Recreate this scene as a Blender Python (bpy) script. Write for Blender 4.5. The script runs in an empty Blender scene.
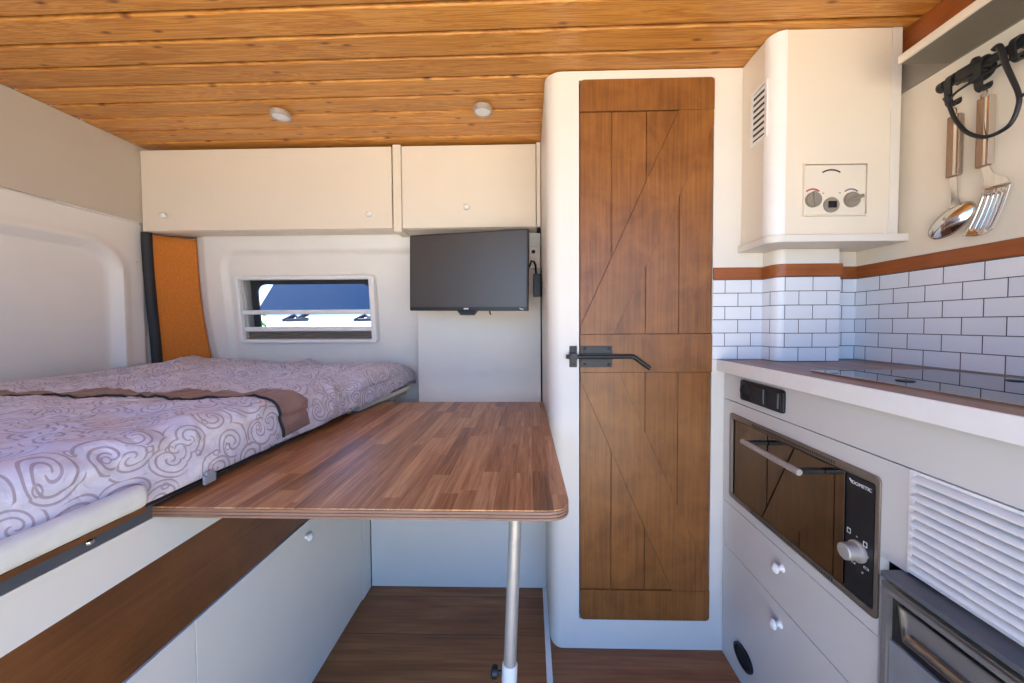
import bpy, bmesh, math, random
from mathutils import Vector, Matrix, noise
random.seed(7)
S = bpy.context.scene
COL = S.collection
PI = math.pi

# ------------------------------------------------------------------ materials
def lin(c):
    return tuple(((v/255)/12.92 if v/255 <= 0.04045 else ((v/255+0.055)/1.055)**2.4) for v in c) + (1.0,)

class NT:
    """small helper around a node tree"""
    def __init__(s, name):
        s.m = bpy.data.materials.new(name); s.m.use_nodes = True
        s.t = s.m.node_tree; s.n = s.t.nodes
        s.b = s.n['Principled BSDF']
    def node(s, typ, **kw):
        nd = s.n.new(typ)
        for k, v in kw.items():
            if k.startswith('i_'):
                nd.inputs[k[2:].replace('_', ' ')].default_value = v
            else:
                setattr(nd, k, v)
        return nd
    def link(s, a, b): s.t.links.new(a, b)
    def math(s, op, a, b=None, c=None):
        nd = s.n.new('ShaderNodeMath'); nd.operation = op
        for i, v in enumerate((a, b, c)):
            if v is None: continue
            if hasattr(v, 'is_linked') or hasattr(v, 'links'): s.link(v, nd.inputs[i])
            else: nd.inputs[i].default_value = v
        return nd.outputs[0]
    def mix(s, fac, a, b, blend='MIX'):
        nd = s.n.new('ShaderNodeMix'); nd.data_type = 'RGBA'; nd.blend_type = blend
        for sock, v in ((nd.inputs[0], fac), (nd.inputs[6], a), (nd.inputs[7], b)):
            if hasattr(v, 'links'): s.link(v, sock)
            else: sock.default_value = v
        return nd.outputs[2]
    def ramp(s, fac, stops):
        nd = s.n.new('ShaderNodeValToRGB'); s.link(fac, nd.inputs[0])
        e = nd.color_ramp.elements
        while len(e) < len(stops): e.new(0.5)
        for el, (p, c) in zip(e, stops):
            el.position = p; el.color = c
        return nd.outputs[0]
    def obj_xyz(s):
        tc = s.n.new('ShaderNodeTexCoord'); sp = s.n.new('ShaderNodeSeparateXYZ')
        s.link(tc.outputs['Object'], sp.inputs[0])
        return tc.outputs['Object'], sp.outputs[0], sp.outputs[1], sp.outputs[2]
    def comb(s, x, y, z):
        nd = s.n.new('ShaderNodeCombineXYZ')
        for i, v in enumerate((x, y, z)):
            if hasattr(v, 'links'): s.link(v, nd.inputs[i])
            else: nd.inputs[i].default_value = v
        return nd.outputs[0]
    def noise(s, vec, scale, detail=3, rough=.55, dist=0):
        nd = s.n.new('ShaderNodeTexNoise'); s.link(vec, nd.inputs['Vector'])
        nd.inputs['Scale'].default_value = scale; nd.inputs['Detail'].default_value = detail
        nd.inputs['Roughness'].default_value = rough; nd.inputs['Distortion'].default_value = dist
        return nd.outputs[0]
    def bump(s, h, strength=.2, dist=.002):
        nd = s.n.new('ShaderNodeBump'); s.link(h, nd.inputs['Height'])
        nd.inputs['Strength'].default_value = strength; nd.inputs['Distance'].default_value = dist
        s.link(nd.outputs[0], s.b.inputs['Normal'])
    def color(s, c):
        if hasattr(c, 'links'): s.link(c, s.b.inputs['Base Color'])
        else: s.b.inputs['Base Color'].default_value = c

def plain(name, rgb, rough=.5, metal=0., spec=.5, var=.06, scale=30, bump=.0, coat=0.):
    k = NT(name)
    v, x, y, z = k.obj_xyz()
    n = k.noise(v, scale, 3)
    c = lin(rgb)
    lo = tuple(a*(1-var) for a in c[:3]) + (1,); hi = tuple(min(1, a*(1+var)) for a in c[:3]) + (1,)
    k.color(k.ramp(n, [(.3, lo), (.7, hi)]))
    k.b.inputs['Roughness'].default_value = rough
    k.b.inputs['Metallic'].default_value = metal
    k.b.inputs['Specular IOR Level'].default_value = spec
    k.b.inputs['Coat Weight'].default_value = coat
    if bump: k.bump(n, bump, .001)
    return k.m

def brushed(name, rgb, rough=.35, axis='y', metal=1.):
    k = NT(name); v, x, y, z = k.obj_xyz()
    st = {'x': (3, 300, 300), 'y': (300, 3, 300), 'z': (300, 300, 3)}[axis]
    vec = k.comb(k.math('MULTIPLY', x, st[0]), k.math('MULTIPLY', y, st[1]), k.math('MULTIPLY', z, st[2]))
    n = k.noise(vec, 1, 2)
    c = lin(rgb)
    k.color(k.ramp(n, [(.3, tuple(a*.88 for a in c[:3])+(1,)), (.7, c)]))
    k.b.inputs['Metallic'].default_value = metal
    k.b.inputs['Roughness'].default_value = rough
    return k.m

def pine(name):
    k = NT(name); v, x, y, z = k.obj_xyz()
    row = k.math('FLOOR', k.math('DIVIDE', k.math('SUBTRACT', k.math('ADD', y, k.math('MULTIPLY', k.math('SUBTRACT', x, .15), .015)), PLANK0), PLANKW))
    wn = k.n.new('ShaderNodeTexWhiteNoise'); wn.noise_dimensions = '1D'; k.link(row, wn.inputs['W'])
    r = wn.outputs[0]
    sx = k.math('ADD', x, k.math('MULTIPLY', r, 37.0))
    # long flame grain
    g1 = k.noise(k.comb(k.math('MULTIPLY', sx, 1.3), k.math('MULTIPLY', y, 26), r), 1.6, 4, .6, 1.0)
    w = k.math('FRACT', k.math('MULTIPLY', g1, 7.0))
    w = k.math('ABSOLUTE', k.math('SUBTRACT', w, .5))
    fib = k.noise(k.comb(k.math('MULTIPLY', sx, 6), k.math('MULTIPLY', y, 260), 0.0), 1, 2)
    base = k.ramp(k.math('ADD', k.math('MULTIPLY', w, .9), k.math('MULTIPLY', fib, .45)),
                  [(.1, lin((172, 106, 42))), (.5, lin((210, 146, 68))), (.9, lin((230, 176, 98)))])
    tint = k.ramp(r, [(0, (.86, .82, .78, 1)), (1, (1.06, 1.04, 1.0, 1))])
    base = k.mix(1.0, base, tint, 'MULTIPLY')
    # knots: a few sparse dark eyes elongated along the plank
    vo = k.node('ShaderNodeTexVoronoi'); vo.voronoi_dimensions = '2D'; vo.inputs['Scale'].default_value = 1.0
    k.link(k.comb(k.math('MULTIPLY', sx, 6.5), k.math('MULTIPLY', y, 19), 0.0), vo.inputs['Vector'])
    sel = k.math('GREATER_THAN', k.node_out(vo, 'Color'), .62)
    kn = k.math('MULTIPLY', k.ramp(vo.outputs['Distance'], [(.03, (.9, .9, .9, 1)), (.13, (0, 0, 0, 1))]), sel)
    base = k.mix(kn, base, lin((112, 58, 22)))
    k.color(base)
    k.b.inputs['Roughness'].default_value = .38
    k.bump(fib, .12, .001)
    return k.m
NT.node_out = lambda s, nd, nm: nd.outputs[nm]

def brownwood(name, dark, light, axis='z', rough=.42, spec=.5, grain=160, bump=.12):
    k = NT(name); v, x, y, z = k.obj_xyz()
    s = {'x': (5, grain, grain), 'y': (grain, 5, grain), 'z': (grain, grain, 5)}[axis]
    fib = k.noise(k.comb(k.math('MULTIPLY', x, s[0]), k.math('MULTIPLY', y, s[1]), k.math('MULTIPLY', z, s[2])), 1, 3)
    blot = k.noise(v, 9, 4, .6, .6)
    f = k.math('ADD', k.math('MULTIPLY', fib, .5), k.math('MULTIPLY', blot, .6))
    k.color(k.ramp(f, [(.3, lin(dark)), (.75, lin(light))]))
    k.b.inputs['Roughness'].default_value = rough
    k.b.inputs['Specular IOR Level'].default_value = spec
    k.bump(fib, bump, .0008)
    return k.m

def staves(name, cols, sw, sl, rough=.35, along='y', grain=1.0):
    """butcher block: staves of width sw and length sl running along one axis, each its own tint"""
    k = NT(name); v, x, y, z = k.obj_xyz()
    a, b = (y, x) if along == 'y' else (x, y)
    row = k.math('FLOOR', k.math('DIVIDE', b, sw))
    w1 = k.n.new('ShaderNodeTexWhiteNoise'); w1.noise_dimensions = '1D'; k.link(row, w1.inputs['W'])
    cell = k.math('FLOOR', k.math('ADD', k.math('DIVIDE', a, sl), k.math('MULTIPLY', w1.outputs[0], 7.3)))
    w2 = k.n.new('ShaderNodeTexWhiteNoise'); w2.noise_dimensions = '2D'
    k.link(k.comb(row, cell, 0.0), w2.inputs['Vector'])
    rnd = w2.outputs[0]
    o = k.math('MULTIPLY', rnd, 19.0)
    g = k.noise(k.comb(k.math('MULTIPLY', a, 7), k.math('ADD', k.math('MULTIPLY', b, 150), o), o), 1, 4, .65, .6)
    g2 = k.noise(k.comb(k.math('MULTIPLY', a, 2.5), k.math('ADD', k.math('MULTIPLY', b, 45), o), o), 1, 2)
    f = k.math('ADD', k.math('MULTIPLY', rnd, .30), k.math('ADD', k.math('MULTIPLY', g, .85*grain), k.math('MULTIPLY', g2, .30)))
    k.color(k.ramp(f, [(.42, lin(cols[0])), (.70, lin(cols[1])), (.98, lin(cols[2]))]))
    k.b.inputs['Roughness'].default_value = rough
    k.bump(g, .1, .0006)
    return k.m

def floorwood(name):
    k = NT(name); v, x, y, z = k.obj_xyz()
    row = k.math('FLOOR', k.math('DIVIDE', k.math('SUBTRACT', y, .0), .172))
    w1 = k.n.new('ShaderNodeTexWhiteNoise'); w1.noise_dimensions = '1D'; k.link(row, w1.inputs['W'])
    o = k.math('MULTIPLY', w1.outputs[0], 23.0)
    g = k.noise(k.comb(k.math('ADD', k.math('MULTIPLY', x, 3.0), o), k.math('MULTIPLY', y, 60), o), 1, 5, .65, .9)
    g2 = k.noise(k.comb(k.math('ADD', k.math('MULTIPLY', x, 1.6), o), k.math('MULTIPLY', y, 9), o), 1, 3, .5, 1.2)
    f = k.math('ADD', k.math('MULTIPLY', g, .5), k.math('ADD', k.math('MULTIPLY', g2, .45), k.math('MULTIPLY', w1.outputs[0], .12)))
    c = k.ramp(f, [(.3, lin((70, 36, 13))), (.55, lin((138, 82, 42))), (.8, lin((178, 120, 70)))])
    fr = k.math('FRACT', k.math('DIVIDE', y, .172))
    seam = k.math('LESS_THAN', fr, .012)
    k.color(k.mix(seam, c, lin((35, 20, 12))))
    k.b.inputs['Roughness'].default_value = .42
    k.bump(g, .1, .0006)
    return k.m

def tilemat(name):
    k = NT(name)
    v, x, y, z = k.obj_xyz()
    uv = k.n.new('ShaderNodeUVMap')
    br = k.node('ShaderNodeTexBrick')
    k.link(uv.outputs[0], br.inputs['Vector'])
    br.offset = .5; br.squash = 1
    br.inputs['Scale'].default_value = 1.0
    br.inputs['Brick Width'].default_value = .0812
    br.inputs['Row Height'].default_value = .0420
    br.inputs['Mortar Size'].default_value = .0011
    br.inputs['Mortar Smooth'].default_value = .1
    br.inputs['Bias'].default_value = 0
    br.inputs['Color1'].default_value = lin((232, 234, 238))
    br.inputs['Color2'].default_value = lin((224, 227, 233))
    br.inputs['Mortar'].default_value = lin((66, 68, 74))
    k.color(br.outputs['Color'])
    k.b.inputs['Roughness'].default_value = .28
    inv = k.math('SUBTRACT', 1.0, br.outputs['Fac'])
    k.bump(inv, .5, .0015)
    return k.m

def fabric(name):
    """off-white lilac cloth printed with mauve scrollwork; uses the unfolded UV in metres"""
    k = NT(name)
    uv = k.n.new('ShaderNodeUVMap')
    nz = k.node('ShaderNodeTexNoise'); k.link(uv.outputs[0], nz.inputs['Vector'])
    nz.inputs['Scale'].default_value = 7.0; nz.inputs['Detail'].default_value = 1
    vm = k.n.new('ShaderNodeVectorMath'); vm.operation = 'MULTIPLY_ADD'
    k.link(nz.outputs['Color'], vm.inputs[0]); vm.inputs[1].default_value = (.06, .06, 0)
    k.link(uv.outputs[0], vm.inputs[2])
    def scroll(scale, freq, lo, hi, arms):
        vo = k.node('ShaderNodeTexVoronoi'); vo.voronoi_dimensions = '2D'
        vo.inputs['Scale'].default_value = scale
        k.link(vm.outputs[0], vo.inputs['Vector'])
        sc = k.n.new('ShaderNodeVectorMath'); sc.operation = 'SCALE'; sc.inputs['Scale'].default_value = 1
        sub = k.n.new('ShaderNodeVectorMath'); sub.operation = 'SUBTRACT'
        k.link(vm.outputs[0], sub.inputs[0]); k.link(vo.outputs['Position'], sub.inputs[1])
        sp = k.n.new('ShaderNodeSeparateXYZ'); k.link(sub.outputs[0], sp.inputs[0])
        cs = k.n.new('ShaderNodeSeparateColor'); k.link(vo.outputs['Color'], cs.inputs[0])
        ang = k.math('DIVIDE', k.math('ARCTAN2', sp.outputs[1], sp.outputs[0]), 2*PI)
        d = vo.outputs['Distance']
        sgn = k.math('SUBTRACT', k.math('MULTIPLY', k.math('GREATER_THAN', cs.outputs[0], .5), 2.0), 1.0)
        ph = k.math('ADD', k.math('MULTIPLY', d, freq), k.math('ADD', k.math('MULTIPLY', k.math('MULTIPLY', ang, sgn), arms), cs.outputs[1]))
        fr = k.math('ABSOLUTE', k.math('SUBTRACT', k.math('FRACT', ph), .5))
        line = k.math('LESS_THAN', k.math('ABSOLUTE', k.math('SUBTRACT', fr, .3)), .07)
        inside = k.math('MULTIPLY', k.math('LESS_THAN', d, hi), k.math('GREATER_THAN', d, lo))
        return k.math('MULTIPLY', line, inside)
    a = scroll(15.5, 2.5, .05, .62, 1.0)
    # little dots / rings between the scrolls
    vo2 = k.node('ShaderNodeTexVoronoi'); vo2.voronoi_dimensions = '2D'; vo2.inputs['Scale'].default_value = 36
    vo2.inputs['Randomness'].default_value = .9
    k.link(vm.outputs[0], vo2.inputs['Vector'])
    cs2 = k.n.new('ShaderNodeSeparateColor'); k.link(vo2.outputs['Color'], cs2.inputs[0])
    ring = k.math('LESS_THAN', k.math('ABSOLUTE', k.math('SUBTRACT', vo2.outputs['Distance'], .2)), .045)
    ring = k.math('MULTIPLY', ring, k.math('GREATER_THAN', cs2.outputs[0], .74))
    f = k.math('MAXIMUM', a, ring)
    blot = k.node('ShaderNodeTexNoise'); k.link(uv.outputs[0], blot.inputs['Vector'])
    blot.inputs['Scale'].default_value = 40; blot.inputs['Detail'].default_value = 4
    ground = k.ramp(blot.outputs[0], [(.3, lin((198, 194, 208))), (.7, lin((221, 217, 226)))])
    k.color(k.mix(k.math('MULTIPLY', f, .58), ground, lin((126, 100, 112))))
    k.b.inputs['Roughness'].default_value = .5
    k.b.inputs['Sheen Weight'].default_value = .05
    wv = k.node('ShaderNodeTexNoise'); k.link(uv.outputs[0], wv.inputs['Vector'])
    wv.inputs['Scale'].default_value = 22; wv.inputs['Detail'].default_value = 3
    wv.inputs['Distortion'].default_value = 1.5
    k.bump(wv.outputs[0], .5, .009)
    return k.m

def glass(name, tint=(1, 1, 1, 1), rough=0):
    k = NT(name)
    k.n.remove(k.b)
    tr = k.node('ShaderNodeBsdfTransparent'); tr.inputs[0].default_value = tint
    gl = k.node('ShaderNodeBsdfGlossy'); gl.inputs['Roughness'].default_value = rough
    fr = k.node('ShaderNodeFresnel'); fr.inputs[0].default_value = 1.45
    mx = k.node('ShaderNodeMixShader')
    k.link(fr.outputs[0], mx.inputs[0]); k.link(tr.outputs[0], mx.inputs[1]); k.link(gl.outputs[0], mx.inputs[2])
    k.link(mx.outputs[0], k.n['Material Output'].inputs[0])
    return k.m

PLANK0, PLANKW = .0105, .0902
M = dict(
    white=plain('white_laminate', (226, 220, 210), .42, var=.015, scale=8),
    cream=plain('cream_painted_panel', (229, 218, 200), .4, var=.015, scale=8),
    shell=plain('moulded_white_plastic', (232, 227, 218), .38, var=.015, scale=10),
    kitchen=plain('kitchen_front_white', (210, 207, 202), .36, var=.015, scale=8),
    plastic=plain('white_plastic', (236, 234, 230), .3, var=.02),
    pine=pine('varnished_pine'),
    darkgap=plain('dark_backing', (60, 34, 16), .8),
    door=brownwood('stained_door_wood', (98, 56, 23), (154, 98, 46), 'z', .36),
    band=brownwood('dark_brown_panel', (84, 48, 20), (122, 76, 38), 'y', .4),
    trimwood=brownwood('reddish_wood_strip', (122, 62, 24), (166, 92, 42), 'x', .4),
    trimwoody=brownwood('reddish_wood_strip_lengthwise', (122, 62, 24), (166, 92, 42), 'y', .4),
    felt=plain('orange_felt', (204, 120, 44), .95, var=.12, scale=160, bump=.4),
    table=staves('walnut_butcher_block', ((92, 52, 24), (162, 106, 62), (208, 156, 106)), .034, .34, .34),
    tableedge=brownwood('laminated_board_edge', (92, 62, 46), (150, 112, 90), 'x', .5, grain=260),
    worktop=staves('worktop_wood', ((70, 42, 30), (116, 78, 58), (150, 106, 82)), .03, .3, .35),
    floor=floorwood('dark_vinyl_planks'),
    tile=tilemat('white_metro_tiles'),
    cloth=fabric('scroll_print_cloth'),
    taupe=plain('taupe_satin', (140, 112, 104), .5, var=.08, scale=60),
    piping=plain('black_piping_and_slat_shade', (26, 22, 26), .6),
    black=plain('black_plastic', (24, 24, 26), .38),
    rubber=plain('black_rubber', (38, 40, 44), .65),
    iron=plain('black_iron', (28, 29, 32), .42, var=.2, scale=90),
    screen=plain('tv_screen', (56, 52, 50), .38, var=.02, spec=.9),
    bezel=plain('tv_bezel', (34, 32, 33), .35),
    chrome=brushed('polished_steel', (222, 216, 208), .12, 'z'),
    steel=brushed('brushed_steel', (176, 170, 164), .34, 'y'),
    ovensteel=brushed('oven_steel', (158, 146, 134), .42, 'y', .85),
    fridgegrey=brushed('grey_metal', (156, 152, 150), .45, 'y', .6),
    anth=plain('anthracite_sheet', (112, 115, 122), .4, metal=.5),
    fridgefront=plain('fridge_door_grey', (154, 156, 160), .38, metal=.4),
    alu=plain('matt_aluminium', (196, 190, 182), .42, metal=.55),
    greystrip=plain('grey_aluminium_strip', (92, 96, 104), .45, metal=.4),
    rail=plain('ivory_rail', (216, 214, 204), .35),
    clip=plain('grey_clip', (150, 154, 160), .45),
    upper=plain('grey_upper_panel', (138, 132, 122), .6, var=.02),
    leftpanel=plain('grey_beige_panel', (196, 186, 170), .45, var=.015, scale=8),
    shelf=plain('shelf_board_grey', (112, 104, 92), .55),
    shade=plain('grey_shelf_board', (150, 142, 130), .55),
    knobgrey=plain('grey_knob', (142, 132, 118), .4),
    ink=plain('dark_print', (44, 38, 36), .6),
    red=plain('red_print', (178, 52, 44), .6),
    bluegrey=plain('blue_grey_print', (78, 92, 108), .6),
    display=plain('dark_display', (22, 16, 16), .15),
    letter=plain('white_lettering', (226, 226, 226), .5),
    tan=plain('tan_grip', (156, 124, 98), .4, metal=.3),
    slot=plain('vent_dark', (70, 64, 58), .7),
    paint=plain('white_vehicle_paint', (236, 238, 240), .25, coat=.5),
    windscreen=plain('dark_windscreen', (26, 30, 36), .05, spec=1.0),
    leaf=plain('shrub_leaves', (98, 140, 58), .6, var=.4, scale=14),
    bark=plain('shrub_wood', (92, 70, 50), .8),
    ground=plain('sunlit_gravel', (210, 198, 170), .9, var=.1, scale=3),
    pane=glass('clear_acrylic', (.94, .96, .97, 1)),
)
def mk_black_glass(name, ior=1.9, col=(14, 13, 14), rough=.02):
    m = plain(name, col, rough, var=.0)
    m.node_tree.nodes['Principled BSDF'].inputs['IOR'].default_value = ior
    return m
M['blackglass'] = mk_black_glass('black_glass', 3.2, (16, 12, 9), .015)
M['hobglass'] = mk_black_glass('ceramic_hob_glass', 1.6, (16, 17, 20), .02)

# ------------------------------------------------------------------ geometry
def new(): return bmesh.new()
def _merge(bm, tmp):
    me = bpy.data.meshes.new('t'); tmp.to_mesh(me); bm.from_mesh(me); bpy.data.meshes.remove(me); tmp.free()
def box(bm, x0, x1, y0, y1, z0, z1, bev=0, seg=2):
    t = bmesh.new(); bmesh.ops.create_cube(t, size=1)
    for v in t.verts:
        v.co = Vector((x0+(v.co.x+.5)*(x1-x0), y0+(v.co.y+.5)*(y1-y0), z0+(v.co.z+.5)*(z1-z0)))
    if bev > 0:
        bmesh.ops.bevel(t, geom=t.edges[:], offset=min(bev, .45*min(abs(x1-x0), abs(y1-y0), abs(z1-z0))), segments=seg, affect='EDGES', profile=.5)
    bmesh.ops.recalc_face_normals(t, faces=t.faces)
    _merge(bm, t); return bm
def rrect(a0, a1, b0, b1, r, n=6):
    if not hasattr(r, '__len__'): r = (r,)*4
    pts = []
    for (cx, cy, s, rr) in ((a1, b1, 0, r[0]), (a0, b1, 1, r[1]), (a0, b0, 2, r[2]), (a1, b0, 3, r[3])):
        sx = -1 if cx == a1 else 1; sy = -1 if cy == b1 else 1
        if rr <= 0: pts.append((cx, cy)); continue
        for i in range(n+1):
            t = s*PI/2 + i/n*PI/2
            pts.append((cx+sx*rr+rr*math.cos(t), cy+sy*rr+rr*math.sin(t)))
    return pts
def P3(axis, p, d):
    return Vector((d, p[0], p[1])) if axis == 'X' else Vector((p[0], d, p[1])) if axis == 'Y' else Vector((p[0], p[1], d))
def prism(bm, pts, axis, a, b, bev=0, seg=2):
    t = bmesh.new()
    f1 = t.faces.new([t.verts.new(P3(axis, p, a)) for p in pts])
    r = bmesh.ops.extrude_face_region(t, geom=[f1])
    for v in [e for e in r['geom'] if isinstance(e, bmesh.types.BMVert)]:
        v.co = P3(axis, (0, 0), 0) + v.co + P3(axis, (0, 0), b-a)
    if bev > 0:
        ed = [e for e in t.edges if len(e.link_faces) == 2 and e.calc_face_angle(0) > .9]
        bmesh.ops.bevel(t, geom=ed, offset=bev, segments=seg, affect='EDGES', profile=.5)
    bmesh.ops.recalc_face_normals(t, faces=t.faces)
    _merge(bm, t); return bm
def frame(bm, outer, inner, axis, a, b):
    """ring between two outlines with the same point count, from depth a to b"""
    t = bmesh.new(); n = len(outer)
    L = [[t.verts.new(P3(axis, p, d)) for p in ring] for d in (a, b) for ring in (outer, inner)]
    for i in range(n):
        j = (i+1) % n
        for A, Bq in ((L[0], L[1]), (L[1], L[3]), (L[3], L[2]), (L[2], L[0])):
            try: t.faces.new((A[i], A[j], Bq[j], Bq[i]))
            except ValueError: pass
    bmesh.ops.recalc_face_normals(t, faces=t.faces)
    _merge(bm, t); return bm
def tube(bm, pts, r, n=12, closed=False):
    t = bmesh.new(); pts = [Vector(p) for p in pts]; m = len(pts)
    rs = r if hasattr(r, '__len__') else [r]*m
    up = None; rings = []
    for i, p in enumerate(pts):
        if closed: d = (pts[(i+1) % m]-pts[i-1])
        else: d = pts[min(i+1, m-1)]-pts[max(i-1, 0)]
        d.normalize()
        if up is None:
            up = Vector((0, 0, 1)) if abs(d.z) < .9 else Vector((1, 0, 0))
        s = d.cross(up).normalized(); up = s.cross(d).normalized()
        rings.append([t.verts.new(p+rs[i]*(math.cos(2*PI*k/n)*s+math.sin(2*PI*k/n)*up)) for k in range(n)])
    for i in range(m if closed else m-1):
        A, Bq = rings[i], rings[(i+1) % m]
        for k in range(n): t.faces.new((A[k], A[(k+1) % n], Bq[(k+1) % n], Bq[k]))
    if not closed:
        t.faces.new(rings[0]); t.faces.new(rings[-1])
    bmesh.ops.recalc_face_normals(t, faces=t.faces)
    _merge(bm, t); return bm
def lathe(bm, prof, o, d, n=28):
    """profile of (radius, height) turned about the direction d from the point o"""
    t = bmesh.new(); o = Vector(o); d = Vector(d).normalized()
    s = d.orthogonal().normalized(); u = d.cross(s)
    rings = []
    for r, h in prof:
        if r < 1e-6: rings.append([t.verts.new(o+d*h)])
        else: rings.append([t.verts.new(o+d*h+r*(math.cos(2*PI*k/n)*s+math.sin(2*PI*k/n)*u)) for k in range(n)])
    for A, Bq in zip(rings, rings[1:]):
        for k in range(n):
            k2 = (k+1) % n
            if len(A) == 1 and len(Bq) == 1: continue
            if len(A) == 1: t.faces.new((A[0], Bq[k], Bq[k2]))
            elif len(Bq) == 1: t.faces.new((A[k], A[k2], Bq[0]))
            else: t.faces.new((A[k], A[k2], Bq[k2], Bq[k]))
    if len(rings[0]) > 1: t.faces.new(rings[0])
    if len(rings[-1]) > 1: t.faces.new(rings[-1])
    bmesh.ops.recalc_face_normals(t, faces=t.faces)
    _merge(bm, t); return bm
def xform(bm, mat): bmesh.ops.transform(bm, matrix=mat, verts=bm.verts[:]); return bm

OFF = {}
def part(name, bm, mat, parent=None, smooth=True, label=None, angle=40):
    """link bm as ONE mesh object; its vertices are given in world metres"""
    off = OFF.get(parent.name, Vector((0, 0, 0))) if parent else Vector((0, 0, 0))
    if parent: bmesh.ops.translate(bm, vec=-off, verts=bm.verts[:])
    me = bpy.data.meshes.new(name); bm.to_mesh(me); bm.free()
    me.materials.append(mat)
    o = bpy.data.objects.new(name, me); COL.objects.link(o)
    if smooth:
        me.polygons.foreach_set('use_smooth', [True]*len(me.polygons))
        try: me.set_sharp_from_angle(angle=math.radians(angle))
        except Exception: pass
        if angle < 90:
            wn_ = o.modifiers.new('weighted', 'WEIGHTED_NORMAL'); wn_.keep_sharp = True; wn_.weight = 90
    if parent: o.parent = parent; OFF[o.name] = off
    if label: o['label'] = label
    return o
def thing(name, label, cat, loc, group=None, kind=None):
    o = bpy.data.objects.new(name, None); COL.objects.link(o)
    o.empty_display_size = .05
    o.location = loc; OFF[o.name] = Vector(loc)
    return tag(o, label, cat, group, kind)
def tag(o, label, cat, group=None, kind=None):
    o['label'] = label; o['category'] = cat
    if group: o['group'] = group
    if kind: o['kind'] = kind
    return o
def struct(name, bm, mat, label, cat, **kw):
    return tag(part(name, bm, mat, **kw), label, cat, kind='structure')
def text_mesh(body, size, mat_world, extrude=.0004):
    cu = bpy.data.curves.new('lettering', 'FONT'); cu.body = body; cu.size = size
    cu.align_x = 'CENTER'; cu.align_y = 'CENTER'; cu.extrude = extrude
    ob = bpy.data.objects.new('lettering', cu); COL.objects.link(ob)
    dg = bpy.context.evaluated_depsgraph_get()
    me = bpy.data.meshes.new_from_object(ob.evaluated_get(dg))
    bm = bmesh.new(); bm.from_mesh(me)
    bpy.data.objects.remove(ob); bpy.data.curves.remove(cu); bpy.data.meshes.remove(me)
    return xform(bm, mat_world)
def smooth01(t): t = max(0., min(1., t)); return t*t*(3-2*t)

# ------------------------------------------------------------------ measures of the van
ZC = 1.865          # ceiling
XL, XR = -1.745, 1.03
YB = 1.161          # bathroom front wall
XB = .056           # bathroom side wall
YR = 1.71           # flat rear panel
XK = .6225          # kitchen fronts
XBED = -.65         # bed base front
YBOX = 1.43

# ---- floor
struct('floor', box(new(), -1.78, 1.08, -.12, 1.9, -.06, 0), M['floor'], 'dark brown wood plank floor of the van', 'floor')
b = new(); prism(b, [(.0505, 1.428), (.0455, .2), (.0675, .2), (.0665, 1.428)], 'Z', .0, .007)
struct('trim_1', b, M['plastic'], 'white edging strip along the floor beside the bathroom wall', 'trim')

# ---- ceiling of tongue-and-groove pine boards
b = new()
for k in range(-2, 19):
    y0 = PLANK0+k*PLANKW
    box(b, -1.76, 1.06, y0+.0046, y0+PLANKW-.0046, ZC, ZC+.018, .006, 3)
for v in b.verts:
    v.co.y -= .015*(v.co.x-.15); v.co.z += .012*max(0, -v.co.x/1.75)
o = struct('ceiling', b, M['pine'], 'varnished knotty pine plank ceiling', 'ceiling')
b = box(new(), -1.80, 1.10, -.17, 1.9, ZC+.0155, ZC+.07)
bmesh.ops.bisect_plane(b, geom=b.verts[:]+b.edges[:]+b.faces[:], plane_co=(0, 0, 0), plane_no=(1, 0, 0))
for v in b.verts: v.co.z += .012*max(0, -v.co.x/1.75)
ob = part('backing', b, M['darkgap'], o)

# ---- walls
struct('wall_left', box(new(), XL-.03, XL, -.12, 1.64, 1.535, ZC+.0105, .002), M['leftpanel'], 'beige panel high on the left wall above the rear door', 'wall')
def grid_panel(us, vs, fn, skip=None):
    bm = bmesh.new(); G = [[bm.verts.new(fn(u, v)) for v in vs] for u in us]
    for i in range(len(us)-1):
        for j in range(len(vs)-1):
            if skip and skip((us[i]+us[i+1])/2, (vs[j]+vs[j+1])/2): continue
            bm.faces.new((G[i][j], G[i+1][j], G[i+1][j+1], G[i][j+1]))
    for v in [v for v in bm.verts if not v.link_faces]: bm.verts.remove(v)
    bmesh.ops.recalc_face_normals(bm, faces=bm.faces)
    return bm
def rr_sdf(x, y, x0, x1, y0, y1, r):
    cx, cy = (x0+x1)/2, (y0+y1)/2
    qx, qy = abs(x-cx)-(x1-x0)/2+r, abs(y-cy)-(y1-y0)/2+r
    return math.hypot(max(qx, 0), max(qy, 0))+min(max(qx, qy), 0)-r
def lerps(a, b, n): return [a+(b-a)*i/n for i in range(n+1)]
# rear-door inner trim on the left: raised border, wide recessed field
def fdoor(y, z):
    d = rr_sdf(y, z, -.6, 1.515, .3, 1.412, .13)
    x = XL-.008 - .026*smooth01((.0-d)/.032) + .008*math.exp(-((d-.010)/.014)**2)
    return Vector((x, y, z))
b = grid_panel(lerps(-.12, 1.612, 130), lerps(.0, 1.536, 110), fdoor)
for f in b.faces:
    if f.normal.x < 0: f.normal_flip()
o = struct('door_2', b, M['shell'], 'white moulded inner trim of the rear door on the left', 'door')
sm = o.modifiers.new('thick', 'SOLIDIFY'); sm.thickness = .03; sm.offset = -1
part('lip', box(new(), XL-.012, XL+.006, 1.30, 1.585, 1.528, 1.5345, .003), M['shell'], o)
part('plug', lathe(new(), [(0, .006), (.004, .005), (.0055, .001), (.0055, -.002)], (XL, 1.575, 1.357), (1, 0, 0), 14), M['cream'], o, label='small round beige plug')

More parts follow.
